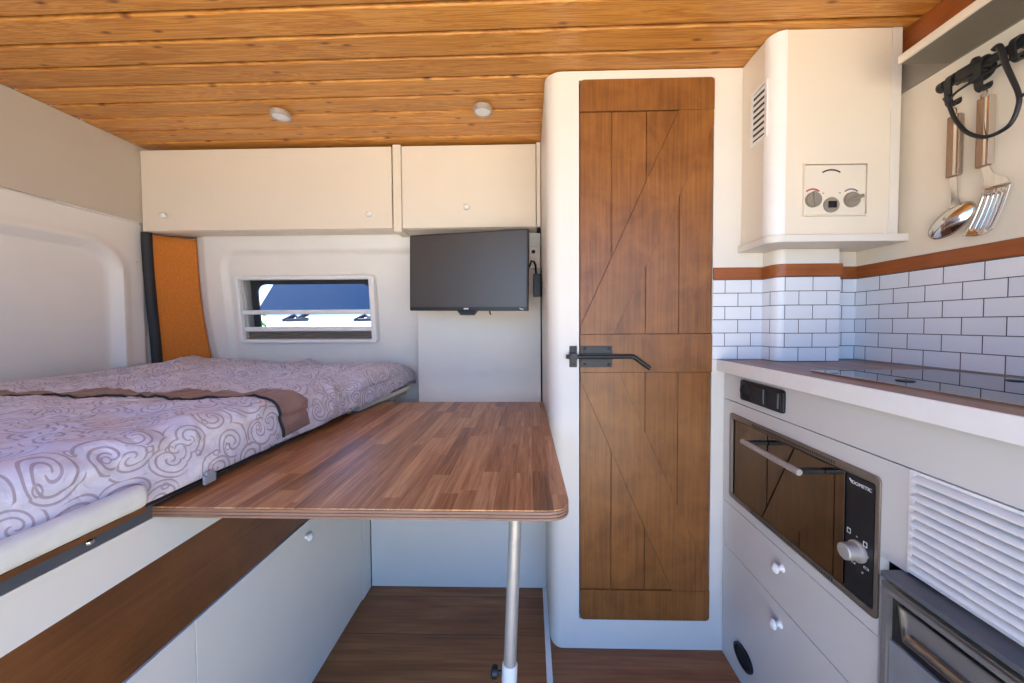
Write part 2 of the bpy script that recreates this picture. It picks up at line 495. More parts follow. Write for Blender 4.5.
# black rubber door seal running up the corner
def sealx(z): return -1.722-.03*((z-.62)/.85-1)**2*.9
pts = [(XL+.015-.004*math.sin((z-.6)*3), 1.606+.03*smooth01((1.5-z)/.7), z) for z in lerps(.5, 1.492, 24)]
struct('trim_2', tube(new(), pts, .0190, 18), M['rubber'], 'black rubber door seal beside the orange corner panel', 'trim')

box_ = new(); box(box_, -1.80, -1.7535, 1.60, YR+.104, -.05, ZC+.002); box(box_, -1.80, -1.55, YR+.090, YR+.104, -.05, ZC+.002)
box(box_, -1.7535, -1.60, 1.66, 1.70, 1.4975, 1.56)
struct('wall_corner', box_, M['shell'], 'white body pillar in the rear left corner behind the orange panel', 'wall')
# orange felt corner panel
def yside(z): return YR + (1.5-z)*.097
def pillar_left(z):
    t = (1.48-z)/.58
    return Vector((-1.742, 1.612+.03*smooth01(t), z))
def pillar_right(z):
    t = (1.48-z)/.58
    return Vector((-1.604-.018*math.sin(max(0, min(1.2, t))*PI*.9)+.012*t, yside(z)+.006, z))
def fp(u, z):
    p = pillar_left(z).lerp(pillar_right(z), u)
    n = Vector((-.09, .14, 0)).normalized()
    return p + n*(.012*math.sin(u*PI))
b = grid_panel(lerps(0, 1, 12), lerps(.5, 1.487, 30), fp)
o = struct('trim_3', b, M['felt'], 'orange felt covered corner panel between rear door and window panel', 'trim')
sm = o.modifiers.new('thick', 'SOLIDIFY'); sm.thickness = .012; sm.offset = -1

# moulded side panel with the window opening
WX0, WX1, WZ0, WZ1 = -1.405, -.772, 1.002, 1.292
def fside(x, z):
    d = rr_sdf(x, z, -1.492, -.30, .70, 1.432, .085)
    dl = x-pillar_right(z).x
    bulge = .014*smooth01(dl/.05)                # soft outer edge
    y = yside(z) + .010 - bulge + .020*smooth01((.004-d)/.026)
    return Vector((x, y, z))
zs = sorted(set(lerps(.5, .995, 30)+[WZ0, WZ1]+lerps(WZ0, WZ1, 12)+lerps(WZ1+.006, 1.505, 26)))
us = sorted(set(lerps(0, .03, 4)+lerps(.03, .17, 20)+lerps(.17, 1, 60)))
def fs2(u, z):
    xl = pillar_right(z).x-.004
    x = xl+(-.5-xl)*u
    return x, z
xs_target = sorted(set(lerps(-1.640, -1.44, 40)+[WX0, WX1]+lerps(WX0, WX1, 30)+lerps(WX1+.01, -.5, 24)+lerps(-1.43, WX0-.005, 4)))
def fs3(x, z):
    xl = pillar_right(z).x-.004
    xx = max(x, xl) if x < -1.5 else x
    return fside(xx, z)
b = grid_panel(xs_target, zs, fs3, skip=lambda x, z: WX0 < x < WX1 and WZ0 < z < WZ1)
bmesh.ops.dissolve_degenerate(b, dist=1e-6, edges=b.edges[:])
o = struct('wall_back', b, M['shell'], 'white moulded side wall panel around the small window', 'wall')
sm = o.modifiers.new('thick', 'SOLIDIFY'); sm.thickness = .01; sm.offset = 1

# outer skin behind the panel, with the window hole
YO = 1.815
b = new()
box(b, -1.80, 1.10, YO, YO+.03, -.06, WZ0-.004); box(b, -1.80, 1.10, YO, YO+.03, WZ1+.004, ZC+.04)
box(b, -1.80, WX0-.004, YO, YO+.03, WZ0-.004, WZ1+.004); box(b, WX1+.004, 1.10, YO, YO+.03, WZ0-.004, WZ1+.004)
struct('wall_outer', b, M['slot'], 'outer body skin behind the side wall panel', 'wall')

# flat rear panel right of the moulded one
struct('wall_rear', box(new(), -.527, XB-.001, YR-.012, YR+.004, .60, 1.4955, .0015), M['white'], 'flat white rear wall panel behind the television', 'wall')
# low box under the table end
b = box(new(), XBED+.002, XB+.010, YBOX, YBOX+.016, 0.0, .69, .001); box(b, XBED+.002, XB-.002, YBOX+.016, YR-.014, .672, .69)
tag(part('seat_box', b, M['white']), 'low white boxed panel at floor level behind the table', 'box')

# right wall
struct('wall_right', box(new(), XR, XR+.03, -.12, 1.8, -.02, ZC+.002), M['cream'], 'plain beige right wall above the tiles', 'wall')

# ---- bathroom wall: front with rounded left corner, door opening left closed by the door leaf
DX0, DX1, DZ0, DZ1 = .1640, .5800, .104, 1.833
b = new()
R0 = .052
arc = [(XB+R0-R0*math.cos(t), YB+R0-R0*math.sin(t)) for t in lerps(0, PI/2, 10)]
outline = [(XB, 1.705)] + arc + [(.1085, YB), (.1085, YB+.012)] + [(XB+R0-(R0-.012)*math.cos(t), YB+R0-(R0-.012)*math.sin(t)) for t in lerps(PI/2, 0, 10)] + [(XB+.012, 1.705)]
b.free()
root = thing('wall_bathroom', 'white bathroom partition around the brown plank door', 'wall', (.35, YB, 0), kind='structure')
b = new(); prism(b, outline, 'Z', 0.0, ZC-.001)
for v in b.verts: v.co.x += (-.001+.013*max(0, 1-v.co.z/1.1))*max(0, 1-(v.co.x-XB)/.0475)
part('rounded_corner', b, M['white'], root)
b = new()
frame(b, rrect(.1086, XR-.001, 0.0, ZC-.001, 0), rrect(DX0-.003, DX1+.003, DZ0-.003, DZ1+.003, 0), 'Y', YB, YB+.02)
part('front_panel', b, M['white'], root, smooth=False)

# ---- bathroom door
D = thing('door_1', 'brown stained plank door with Z bracing and black latch', 'door', (.372, YB, DZ0), kind='structure')
YD = YB-.004
pl = rrect(DX0, DX1, DZ0, DZ1, .012, 4)
b = new(); prism(b, pl, 'Y', YD+.006, YB+.022)
leaf = part('door_leaf', b, M['door'], D, smooth=False)
g = .0016
def planks(z0, z1):
    bb = new(); xs = [DX0, .2630, .3715, .4760, DX1]
    for i in range(4):
        box(bb, xs[i]+(g if i else .001), xs[i+1]-(g if i < 3 else .001), YD+.0012, YD+.012, z0, z1, .0014, 2)
    return bb
part('plank_panel', planks(1.037, 1.7345), M['door'], D)
part('plank_panel', planks(.203, .914), M['door'], D)
def drail(z0, z1, rr):
    bb = new(); prism(bb, rrect(DX0, DX1, z0, z1, rr, 4), 'Y', YD-.0050, YD+.010, .0014, 2); return bb
part('rail', drail(1.7355, DZ1, (.012, .012, 0, 0)), M['door'], D)
part('rail', drail(.915, 1.036, (0, 0, 0, 0)), M['door'], D)
part('rail', drail(DZ0, .202, (0, 0, .012, .012)), M['door'], D)
# slanting braces: upper from lower left to upper right, lower from upper left to lower right
b = new(); prism(b, [(DX0+.002, 1.0365), (.2690, 1.0365), (DX1-.002, 1.690), (DX1-.002, 1.735), (.470, 1.735), (DX0+.002, 1.066)], 'Y', YD-.0044, YD+.010, .0014, 2)
part('brace', b, M['door'], D)
b = new(); prism(b, [(DX0+.002, .9145), (.2870, .9145), (DX1-.002, .250), (DX1-.002, .2025), (.4605, .2025), (DX0+.002, .886)], 'Y', YD-.0044, YD+.010, .0014, 2)
part('brace', b, M['door'], D)
# latch
ZLT = .9655
b = new(); box(b, .1655, .2650, YD-.0080, YD-.0050, .9310, .9995, .0015)
box(b, .1655, .2650, YD-.0140, YD-.0080, ZLT-.011, ZLT+.011, .003)
lp = part('latch_plate', b, M['iron'], D, label='black iron latch plate')
for sx in (.178, .254):
    for sz in (.940, .990):
        part('screw', lathe(new(), [(0, .004), (.003, .0035), (.0048, .001), (.0048, 0)], (sx, YD-.0080, sz), (0, -1, 0), 14), M['black'], lp)
pts = [(.118, YD-.013, ZLT), (.20, YD-.013, ZLT), (.325, YD-.013, ZLT)] + [(.325+.018*math.sin(t), YD-.013-.004*t, ZLT-.020*(1-math.cos(t))) for t in lerps(.2, .75, 4)] + [(.372, YD-.017, ZLT-.031), (.380, YD-.018, ZLT-.037)]
part('latch_bolt', tube(new(), pts, .0068, 14), M['iron'], D, label='black bolt bar with bent handle end')
K = thing('latch_keeper', 'black iron latch keeper plate on the white frame left of the door', 'latch', (.141, YB, .9655))
b = new(); box(b, .1295, .1535, YB-.005, YB, .9305, .9990, .001)
box(b, .131, .152, YB-.022, YB-.005, ZLT+.0078, ZLT+.0115, .001); box(b, .131, .152, YB-.022, YB-.005, ZLT-.0115, ZLT-.0078, .001)
box(b, .131, .152, YB-.0255, YB-.022, ZLT-.0115, ZLT+.0115, .001)
kp = part('keeper_plate', b, M['iron'], K)
for sx in (.1365, .1465):
    for sz in (.940, .990):
        part('screw', lathe(new(), [(0, .003), (.0022, .0026), (.0032, .001), (.0032, 0)], (sx, YB-.005, sz), (0, -1, 0), 12), M['black'], kp)

# body side left of the sliding door opening (behind the camera)
b = new(); box(b, -1.80, -1.38, -.16, -.125, -.06, ZC+.03); box(b, -1.38, 1.10, -.16, -.125, 1.78, ZC+.03)
struct('wall_front', b, M['white'], 'white body side beside the open sliding door behind the camera', 'wall')
# ------------------------------------------------------------------ window
W = thing('window_1', 'small side window with white frame and half lowered blind', 'window', ((WX0+WX1)/2, yside(1.15), WZ0), kind='structure')
lean = Matrix.Translation((0, yside(1.15), 1.15)) @ Matrix.Rotation(math.atan(.097), 4, 'X') @ Matrix.Translation((0, -yside(1.15), -1.15))
YW = yside(1.15)
b = new()
fo = rrect(-1.424, -.742, .984, 1.312, .018, 5); fi = rrect(WX0, WX1+.004, WZ0, WZ1, .004, 5)
frame(b, fo, fi, 'Y', YW-.022, YW+.045)
ed = [e for e in b.edges if len(e.link_faces) == 2 and e.calc_face_angle(0) > .9]
bmesh.ops.bevel(b, geom=ed, offset=.005, segments=3, affect='EDGES', profile=.5)
part('window_frame', xform(b, lean), M['plastic'], W)
b = new(); frame(b, rrect(WX0+.002, WX1, WZ0+.002, WZ1-.002, .002, 8), rrect(-1.362, -.790, 1.03, 1.270, .04, 8), 'Y', YW+.047, YW+.056)
part('gasket', xform(b, lean), M['rubber'], W)
b = new(); box(b, -1.366, -.786, YW+.0505, YW+.0535, 1.026, 1.274)
part('pane', xform(b, lean), M['pane'], W)
b = new(); box(b, WX0-.001, WX1+.003, YW-.008, YW+.012, 1.1245, 1.1455, .004)
part('blind_rail', xform(b, lean), M['plastic'], W)
b = new(); box(b, WX0-.001, WX1+.003, YW-.008, YW+.012, 1.040, 1.062, .004)
part('blind_rail', xform(b, lean), M['plastic'], W)
b = new()
pz = lerps(WZ0+.002, 1.040, 8)
for i in range(8):
    yy = (YW-.003, YW+.009)
    a0, a1 = (yy if i % 2 == 0 else yy[::-1])
    q = [Vector((WX0, a0, pz[i])), Vector((WX1+.002, a0, pz[i])), Vector((WX1+.002, a1, pz[i+1])), Vector((WX0, a1, pz[i+1]))]
    t = bmesh.new(); t.faces.new([t.verts.new(v) for v in q]); _merge(b, t)
part('pleated_blind', xform(b, lean), M['shade'], W, smooth=False)
b = new(); box(b, WX0, WX0+.012, YW+.0, YW+.046, WZ0+.001, WZ1-.001)
part('side_channel', xform(b, lean), M['alu'], W)

# ------------------------------------------------------------------ overhead cabinets
def overhead(name, label, x0, x1, knobs, div_left, div_right):
    T = thing(name, label, 'cabinet', ((x0+x1)/2, 1.6, 1.497))
    bb = new()
    box(bb, x0, x1, 1.617, 1.700, 1.497, 1.511); box(bb, x0, x1, 1.617, 1.790, 1.511, 1.520)
    if div_left: box(bb, div_left[0], div_left[1], 1.598, 1.790, 1.4835, ZC-.001, .001)
    if div_right: box(bb, div_right[0], div_right[1], 1.598, 1.700, 1.497, ZC-.001, .001)
    part('body', bb, M['cream'], T)
    d0 = x0 if not div_left else div_left[1]+.002
    d1 = x1 if not div_right else div_right[0]-.002
    bb = new(); box(bb, d0+.001, d1-.001, 1.600, 1.616, 1.4985, 1.857, .0015)
    door = part('cabinet_door', bb, M['cream'], T)
    for (kx, kz) in knobs:
        part('knob', lathe(new(), [(0, .022), (.008, .0213), (.0122, .0178), (.0132, .0135), (.0108, .009), (.006, .006), (.006, 0)], (kx, 1.6, kz), (0, -1, 0), 24), M['plastic'], door)
    return T
overhead('overhead_cabinet', 'long beige overhead cabinet with two knobs above the window', XL+.002, -.604, [(-1.6325, 1.5645), (-.7043, 1.558)], None, None)
overhead('overhead_cabinet', 'short beige overhead cabinet with one knob above the television', -.602, XB-.003, [(-.2711, 1.5835)], (-.5985, -.5625), (.036, XB-.003))

# ------------------------------------------------------------------ ceiling lights
for i, (lx, ly, lab) in enumerate(((-.925, 1.350, 'round white puck light on ceiling above the bed'), (-.166, 1.342, 'round white puck light on ceiling nearest the bathroom door'))):
    T = thing('ceiling_light', lab, 'light', (lx, ly, ZC), 'ceiling puck lights')
    part('housing', lathe(new(), [(.034, 0), (.035, .004), (.034, .016), (.030, .019), (.0285, .0175), (.0285, .012)], (lx, ly, ZC), (0, 0, -1), 32), M['alu'], T)
    part('lens', lathe(new(), [(.028, .0155), (.022, .0175), (0, .0185)], (lx, ly, ZC), (0, 0, -1), 32), M['plastic'], T)

# ------------------------------------------------------------------ television
TV = thing('television', 'black flat television on a wall arm beneath the short cabinet', 'television', (-.26, 1.5, 1.12))
c = Vector((-.260, 1.500, 1.290)); ax = Vector((.514, -.12, -.008)).normalized(); up = Vector((0, 0, 1)); up = (up-ax*up.dot(ax)).normalized(); nrm = up.cross(ax)
TM = Matrix(((ax.x, nrm.x, up.x, c.x), (ax.y, nrm.y, up.y, c.y), (ax.z, nrm.z, up.z, c.z), (0, 0, 0, 1)))
hw, hh = .2640, .1630
b = new(); prism(b, rrect(-hw, hw, -hh, hh, .004, 3), 'Y', 0, .022, .003, 2)
box(b, -hw+.03, hw-.03, .022, .045, -hh+.02, hh-.05, .008)
part('housing', xform(b, TM), M['bezel'], TV)
b = new(); box(b, -hw+.006, hw-.006, -.0008, .002, -hh+.0155, hh-.006)
part('screen', xform(b, TM), M['screen'], TV)
b = new(); box(b, -.0105, .0105, -.0012, .001, -hh+.0055, -hh+.0115, .0008)
part('badge', xform(b, TM), M['letter'], TV, label='small white badge on the lower bezel')
b = new(); prism(b, [(hw-.034, -hh+.011), (hw-.016, -hh+.007), (hw-.018, -hh+.004), (hw-.032, -hh+.0075)], 'Y', -.001, .001)
part('sticker', xform(b, TM), M['letter'], TV, label='tiny white sticker at the lower right corner')
b = new(); prism(b, [(-.044, -hh+.001), (.044, -hh+.001), (.028, -hh-.018), (-.028, -hh-.018)], 'Y', .003, .030, .003, 2)
part('sensor_bar', xform(b, TM), M['black'], TV)
part('cable_end', tube(new(), [TM @ Vector((.098, .02, -hh+.01)), TM @ Vector((.098, .018, -hh-.006)), TM @ Vector((.103, .018, -hh-.016))], .003, 8), M['black'], TV)
b = new(); box(b, -.05, .05, .045, .055, -.05, .05, .003)
arm = part('bracket', xform(b, TM), M['black'], TV)
part('bracket_arm', tube(new(), [TM @ Vector((0, .05, 0)), (-.22, 1.62, 1.30), (-.20, 1.688, 1.30)], .013, 10), M['black'], TV)
b = new(); box(b, -.26, -.15, 1.688, 1.6978, 1.22, 1.38, .003)
part('wall_plate', b, M['black'], TV)
# small black box with cable at the bathroom side
P = thing('power_adapter', 'small black adapter box with a cable beside the television', 'adapter', (.037, 1.60, 1.26))
part('case', box(new(), .020, .0535, 1.575, 1.685, 1.195, 1.290, .004), M['black'], P)
part('cable', tube(new(), [(.032, 1.60, 1.288), (.031, 1.598, 1.325), (.024, 1.60, 1.345), (.012, 1.61, 1.350), (.004, 1.63, 1.33), (-.01, 1.66, 1.31)], .0045, 8), M['black'], P)
O = thing('wall_outlet', 'small white outlet box high on the rear wall beside the television', 'outlet', (.028, 1.69, 1.36))
part('plate', box(new(), .004, .052, 1.680, 1.6975, 1.33, 1.43, .004), M['plastic'], O)
part('hole', lathe(new(), [(0, .001), (.008, .001), (.009, 0)], (.022, 1.680, 1.405), (0, -1, 0), 16), M['black'], O)

# ------------------------------------------------------------------ bed
BB = thing('built_in_bed', 'built in raised bed with white base, brown band and ivory rail', 'bed', (-1.1, .7, 0))
t = .016
YN = -.12
part('upper_panel', box(new(), XBED-t, XBED, YN, 1.705, .6635, .739, .001), M['white'], BB)
part('brown_band', box(new(), XBED-t-.006, XBED-.004, YN, 1.705, .499, .6625, .001), M['band'], BB, label='dark brown band')
b = new(); box(b, XBED-t, XBED, YN, .666, .032, .4975, .001)
part('door', b, M['white'], BB)
b = new(); box(b, XBED-t, XBED, .668, 1.3535, .032, .4975, .001)
dd = part('door', b, M['white'], BB)
part('knob', lathe(new(), [(0, .020), (.006, .0195), (.011, .016), (.012, .012), (.009, .008), (.005, .005), (.005, 0)], (XBED, 1.012, .4560), (1, 0, 0), 24), M['plastic'], dd)
part('end_stile', box(new(), XBED-t, XBED, 1.355, 1.428, 0.0, .4975, .001), M['white'], BB)
part('plinth', box(new(), XBED-t-.004, XBED-.004, YN, 1.3545, 0.0, .0305, .001), M['white'], BB)
b = new(); box(b, XBED-t-.02, XBED-t-.008, YN, 1.70, 0, .735); box(b, XL+.01, XBED-t-.02, YN, YN+.016, 0, .735)
part('carcass', b, M['white'], BB)

BF = BB
part('slat_board', box(new(), XL+.012, -.640, YN, 1.70, .7675, .7805, .001), M['piping'], BF)  # board coloured black to paint in the shadow beneath the mattress
part('under_rail', box(new(), -.6245, -.604, YN, .546, .7775, .7858, .001), M['band'], BF)
part('grey_strip', box(new(), XBED-.012, XBED-.0002, YN, 1.456, .7395, .7670, .001), M['greystrip'], BF)
part('bolt', lathe(new(), [(0, .005), (.003, .0045), (.005, .001), (.005, 0)], (XBED+.003, .505, .7535), (1, 0, 0), 16), M['chrome'], BF)
b = new()
prof = rrect(-.625, -.597, .786, .8225, .0125, 6)
prism(b, prof, 'Y', YN, .548, 0)
xs_ = [v for v in b.verts if v.co.y > .54]
fend = [f for f in b.faces if all(v.co.y > .54 for v in f.verts)]
bmesh.ops.bevel(b, geom=list({e for f in fend for e in f.edges}), offset=.011, segments=4, affect='EDGES', profile=.5)
part('rounded_rail', b, M['rail'], BF)
b = new(); prism(b, [(-.640, 1.26), (-.604, 1.26), (-.570, 1.695), (-.606, 1.695)], 'Z', .7625, .7805, .002, 1)
part('edge_strip', b, M['rail'], BF)
b = new(); box(b, XBED-.012, XBED+.004, 1.458, 1.700, .7405, .764, .001); prism(b, [(-.645, 1.455), (-.606, 1.455), (-.585, 1.695), (-.645, 1.695)], 'Z', .7420, .7580, .001, 1)
part('lower_strip', b, M['shade'], BF)
for cy in (.668, 1.205):
    bb = new(); box(bb, -.616, -.611, cy-.013, cy+.013, .7690, .786, .0015); box(bb, -.617, -.6115, cy-.008, cy+.008, .784, .792, .002)
    part('side_clip', bb, M['clip'], BF)

# mattress: one surface sampled along the bed (y) and across it (s, arc length from the left wall over the edge)
def nz(x, y, z=0): return noise.noise(Vector((x, y, z)))
def xedge(y):
    return -.626+.066*smooth01((y-.55)/1.15)
def pipe_y(s):
    return .905 - .03*smooth01((s-.70)/.3) - .012*math.sin(s*9) - .02*smooth01((s-1.02)/.1) + .01*nz(s*6, 3.1)
RE = .042
ZT, ZBOT = .888, .781
def matt(y, s, raise_=0.):
    xe = xedge(y)
    py = pipe_y(s)
    front = smooth01((py-y)/.05)
    xe += .004*front
    zb = ZBOT + .010*smooth01((y-.95)/.6)
    zt = ZT + .008*front + .009*smooth01((y-1.2)/.4)
    y2 = 1.752
    if y > y2-.03:
        q = (y-(y2-.03))/.03
        zt -= .018*(1-math.sqrt(max(0, 1-q*q)))
    ltop = (xe-RE)-(XL+.012)
    larc = RE*PI/2
    # wrinkles
    wr = .010*nz(y*3.1+.3, s*2.4)+.016*(.5-abs(nz(y*7+s*4, s*5-y*3, 2.)))*.7+.008*(.4-abs(nz(y*13-s*11, s*9+y*6, 5.)))+.005*(.4-abs(nz(y*5+s*20, s*17-y*4, 9.)))-.008
    wr += .010*math.exp(-((s-.55-.25*(y-1.3))/.05)**2)*smooth01((y-1.05)/.2)*.8
    wr += .008*math.exp(-((s-.25+.5*(y-1.4))/.04)**2)*smooth01((y-1.0)/.15)
    wr *= 1.3+1.1*smooth01((y-.93)/.1)
    wr *= smooth01(s/.08)
    if s <= ltop:
        p = Vector((XL+.012+s, y, zt)); n = Vector((0, 0, 1))
    elif s <= ltop+larc:
        a = (s-ltop)/RE
        p = Vector((xe-RE+RE*math.sin(a), y, zt-RE+RE*math.cos(a))); n = Vector((math.sin(a), 0, math.cos(a)))
    else:
        d = s-ltop-larc
        zz = zt-RE-d
        p = Vector((xe, y, max(zz, zb))); n = Vector((1, 0, 0))
        if zz < zb: p.x -= (zb-zz)
        wr *= .4
        wr += .004*math.sin((p.z-ZBOT)/.05*PI) if p.z > ZBOT else 0
        if y < .64: wr = min(wr, .001)
    return p + n*(wr+raise_)
SMAX = (-.626-RE-XL-.012)+RE*PI/2+.068
ys = lerps(YN, 1.752, 230); ss = lerps(0, 1.0, 190)+lerps(1.0, SMAX+.052, 60)[1:]
bm = bmesh.new(); uvl = bm.loops.layers.uv.new('UVMap')
G = [[bm.verts.new(matt(y, s)) for s in ss] for y in ys]
for i in range(len(ys)-1):
    for j in range(len(ss)-1):
        f = bm.faces.new((G[i][j], G[i][j+1], G[i+1][j+1], G[i+1][j]))
        for lp_, (a, c_) in zip(f.loops, ((i, j), (i, j+1), (i+1, j+1), (i+1, j))):
            lp_[uvl].uv = (ys[a], ss[c_])
# end walls and underside, so that it is a closed body
def cap(row):
    lo = [bm.verts.new(Vector((v.co.x, v.co.y, ZBOT))) for v in row]
    for k in range(len(row)-1):
        try: bm.faces.new((row[k], row[k+1], lo[k+1], lo[k]))
        except ValueError: pass
cap(G[0]); cap(G[-1])
bmesh.ops.recalc_face_normals(bm, faces=bm.faces)
MT = thing('mattress', 'mattress in a lilac grey scroll print cover with taupe border band', 'mattress', (-1.15, .8, ZBOT))
part('cover', bm, M['cloth'], MT, angle=180)
sv = lerps(.0, SMAX-.004, 260)
b = grid_panel(lerps(0, 1, 20), sv, lambda u, s: matt(pipe_y(s)+.004+u*(.088+.01*nz(s*5, 8.)), s, .0038))
o = part('border_band', b, M['taupe'], MT, angle=180, label='taupe satin border band')
sm = o.modifiers.new('thick', 'SOLIDIFY'); sm.thickness = .0018; sm.offset = -1
part('piping', tube(new(), [matt(pipe_y(s)-.001, s, .0040) for s in sv], .0032, 8), M['piping'], MT, label='black piping')

# ------------------------------------------------------------------ table
T = thing('dining_table', 'walnut butcher block dining table on a single metal leg', 'table', (-.3, 1.0, 0))
ZTB = .760
def tround(p0, p1, p2, r, n=8):
    p0, p1, p2 = Vector(p0), Vector(p1), Vector(p2)
    a = (p0-p1).normalized(); c_ = (p2-p1).normalized()
    A = p1+a*r; Cc = p1+c_*r
    out = []
    for i in range(n+1):
        t_ = i/n; out.append(tuple((1-t_)**2*A+2*t_*(1-t_)*p1+t_*t_*Cc))
    return out
FL, FR, BR, BL = (-.6495, .5945), (.0690, .590), (.0560, 1.427), (-.640, 1.452)
BR2 = (.0505, 1.427)
ol = [(-.6495, .5945)] + tround(FL, FR, BR, .042) + tround(FR, (.0560, 1.427), (-.640, 1.428), .012, 3) + [(-.640, 1.428)]
def tprism(z0, z1, bev=0): 
    bb = new(); prism(bb, ol, 'Z', z0, z1, bev); return bb
part('table_top', tprism(ZTB-.0022, ZTB), M['table'], T, smooth=False)
b = new()
def inset(d):
    cx = sum(p[0] for p in ol)/len(ol); cy = sum(p[1] for p in ol)/len(ol)
    return [(p[0]-d*(1 if p[0] > cx else -1), p[1]-d*(1 if p[1] > cy else -1)) for p in ol]
prism(b, inset(.0012), 'Z', ZTB-.0185, ZTB-.0022)
for k in range(3):
    prism(b, ol, 'Z', ZTB-.0075-k*.0055, ZTB-.0034-k*.0055)
part('edge_band', b, M['tableedge'], T, smooth=False, label='lighter laminated edge')
Lt, Lb = Vector((-.029, .862, ZTB-.019)), Vector((-.060, .826, .0))
dl = (Lb-Lt).normalized()
def onleg(z): return Lt+dl*((z-Lt.z)/dl.z)
part('leg', tube(new(), [onleg(ZTB-.0185), onleg(.235)], .0152, 24), M['alu'], T)
part('lower_leg', tube(new(), [onleg(.262), onleg(.004)], .0128, 24), M['alu'], T)
part('collar', tube(new(), [onleg(.258), onleg(.254), onleg(.216), onleg(.212)], [.0165, .0186, .0186, .0165], 24), M['plastic'], T, label='white plastic clamp collar')
kc = onleg(.236)
part('clamp_knob', lathe(new(), [(.004, .0), (.004, .012), (.013, .013), (.0145, .017), (.0145, .025), (.011, .028), (0, .029)], kc+Vector((-.016, 0, 0)), (-1, 0, .05), 20), M['black'], T, label='black clamp knob')
part('foot_plate', lathe(new(), [(.045, 0), (.045, .003), (.020, .006), (.016, .02), (.0135, .021)], (Lb.x, Lb.y, 0), (0, 0, 1), 32), M['alu'], T)
part('fixing_ring', lathe(new(), [(.036, 0), (.036, .003), (.02, .005), (.0165, .02), (.0156, .021)], (Lt.x, Lt.y, ZTB-.0187), dl, 28), M['alu'], T)
part('wall_cleat', box(new(), -.60, .03, 1.400, 1.4285, ZTB-.05, ZTB-.0187, .001), M['tableedge'], T)

# ------------------------------------------------------------------ kitchen
KC = thing('kitchen_cabinet', 'white kitchen base cabinet with two drawers below the oven', 'cabinet', (.83, .6, 0))
tf = .016
YKN = -.12
part('fascia', box(new(), XK, XK+tf, YKN, YB-.002, .8315, .9185, .001), M['kitchen'], KC)
b = new()
frame(b, rrect(.6425, YB-.002, .5075, .8295, 0, 1), rrect(.6475, 1.1125, .5415, .7895, 0, 1), 'X', XK, XK+tf)
box(b, XK, XK+tf, .5975, .6425, .6563, .8295)
part('oven_surround', b, M['kitchen'], KC, smooth=False)
kprof = [(0, .024), (.006, .0235), (.0115, .020), (.0125, .017), (.0105, .0135), (.006, .010), (.0055, .006), (.009, .002), (.0098, 0)]
for z0, z1, kz, ky in ((.3655, .5055, .4640, .8866), (.1235, .3635, .3192, .8903)):
    dr = part('drawer', box(new(), XK, XK+tf, .6425, YB-.008, z0, z1, .001), M['kitchen'], KC)
    part('knob', lathe(new(), kprof, (XK, ky, kz), (-1, 0, 0), 24), M['plastic'], dr)
part('plinth', box(new(), XK+.003, XK+.017, .6425, YB-.002, 0.0, .1215, .001), M['kitchen'], KC)
b = new()
box(b, XK+tf+.001, XR-.002, YB-.018, YB-.003, 0, .915); box(b, XK+tf+.001, XR-.002, .6255, .6405, 0, .5); box(b, XK+tf+.001, XR-.002, .6415, YB-.019, .49, .505)
box(b, XK+tf+.001, XR-.002, .5985, .6135, .6665, .915); box(b, XK+.03, XR-.002, .6415, YB-.019, .124, .134)
part('carcass', b, M['kitchen'], KC)
# oval vent in the plinth
V = thing('plinth_vent', 'black oval air outlet low in the kitchen plinth', 'vent', (XK, 1.040, .09))
b = new()
el = lambda ry, rz, n=28: [(1.040+ry*math.cos(2*PI*i/n), .0915+rz*math.sin(2*PI*i/n)) for i in range(n)]
frame(b, el(.044, .0295), el(.038, .0245), 'X', XK-.004, XK+.0028)
part('rim', b, M['black'], V)
b = new(); prism(b, el(.0378, .0243), 'X', XK+.0005, XK+.0027)
for k in range(-2, 3): box(b, XK-.002, XK+.0005, 1.040-.030, 1.040+.030, .0915+k*.0085-.002, .0915+k*.0085+.002, .0008)
part('grille', b, M['rubber'], V)
# socket strip
SO = thing('power_socket', 'black three gang power socket strip under the worktop edge', 'socket', (XK, .970, .877))
b = new(); prism(b, rrect(.882, 1.060, .8480, .9055, .008, 5), 'X', XK-.008, XK, .002, 2)
part('cover_frame', b, M['black'], SO)
b = new(); frame(b, [(1.032+.0235*math.cos(2*PI*i/28), .8768+.0235*math.sin(2*PI*i/28)) for i in range(28)], [(1.032+.0185*math.cos(2*PI*i/28), .8768+.0185*math.sin(2*PI*i/28)) for i in range(28)], 'X', XK-.011, XK-.008)
part('round_outlet', b, M['rubber'], SO)
for y0, y1 in ((.9415, .9985), (.8865, .9375)):
    b = new(); prism(b, rrect(y0, y1, .8545, .8990, .004, 4), 'X', XK-.0105, XK-.008, .001, 2)
    sw = part('blank_cover', b, M['rubber'], SO)
    part('flap_edge', box(new(), XK-.0125, XK-.0105, y0+.006, y0+.011, .858, .8955, .0008), M['anth'], sw)

# worktop
WT = thing('worktop', 'dark wood kitchen worktop with a thick white front edge', 'worktop', (.8, .6, .92))
XW = .598
part('wood_top', box(new(), XW+.006, XR-.001, YKN, YB-.001, .9195, .9535, .001), M['worktop'], WT)
b = new(); box(b, XW, XW+.0055, YKN, YB-.001, .9185, .9540, .0012)
part('front_edge', b, M['plastic'], WT, label='white front edge')

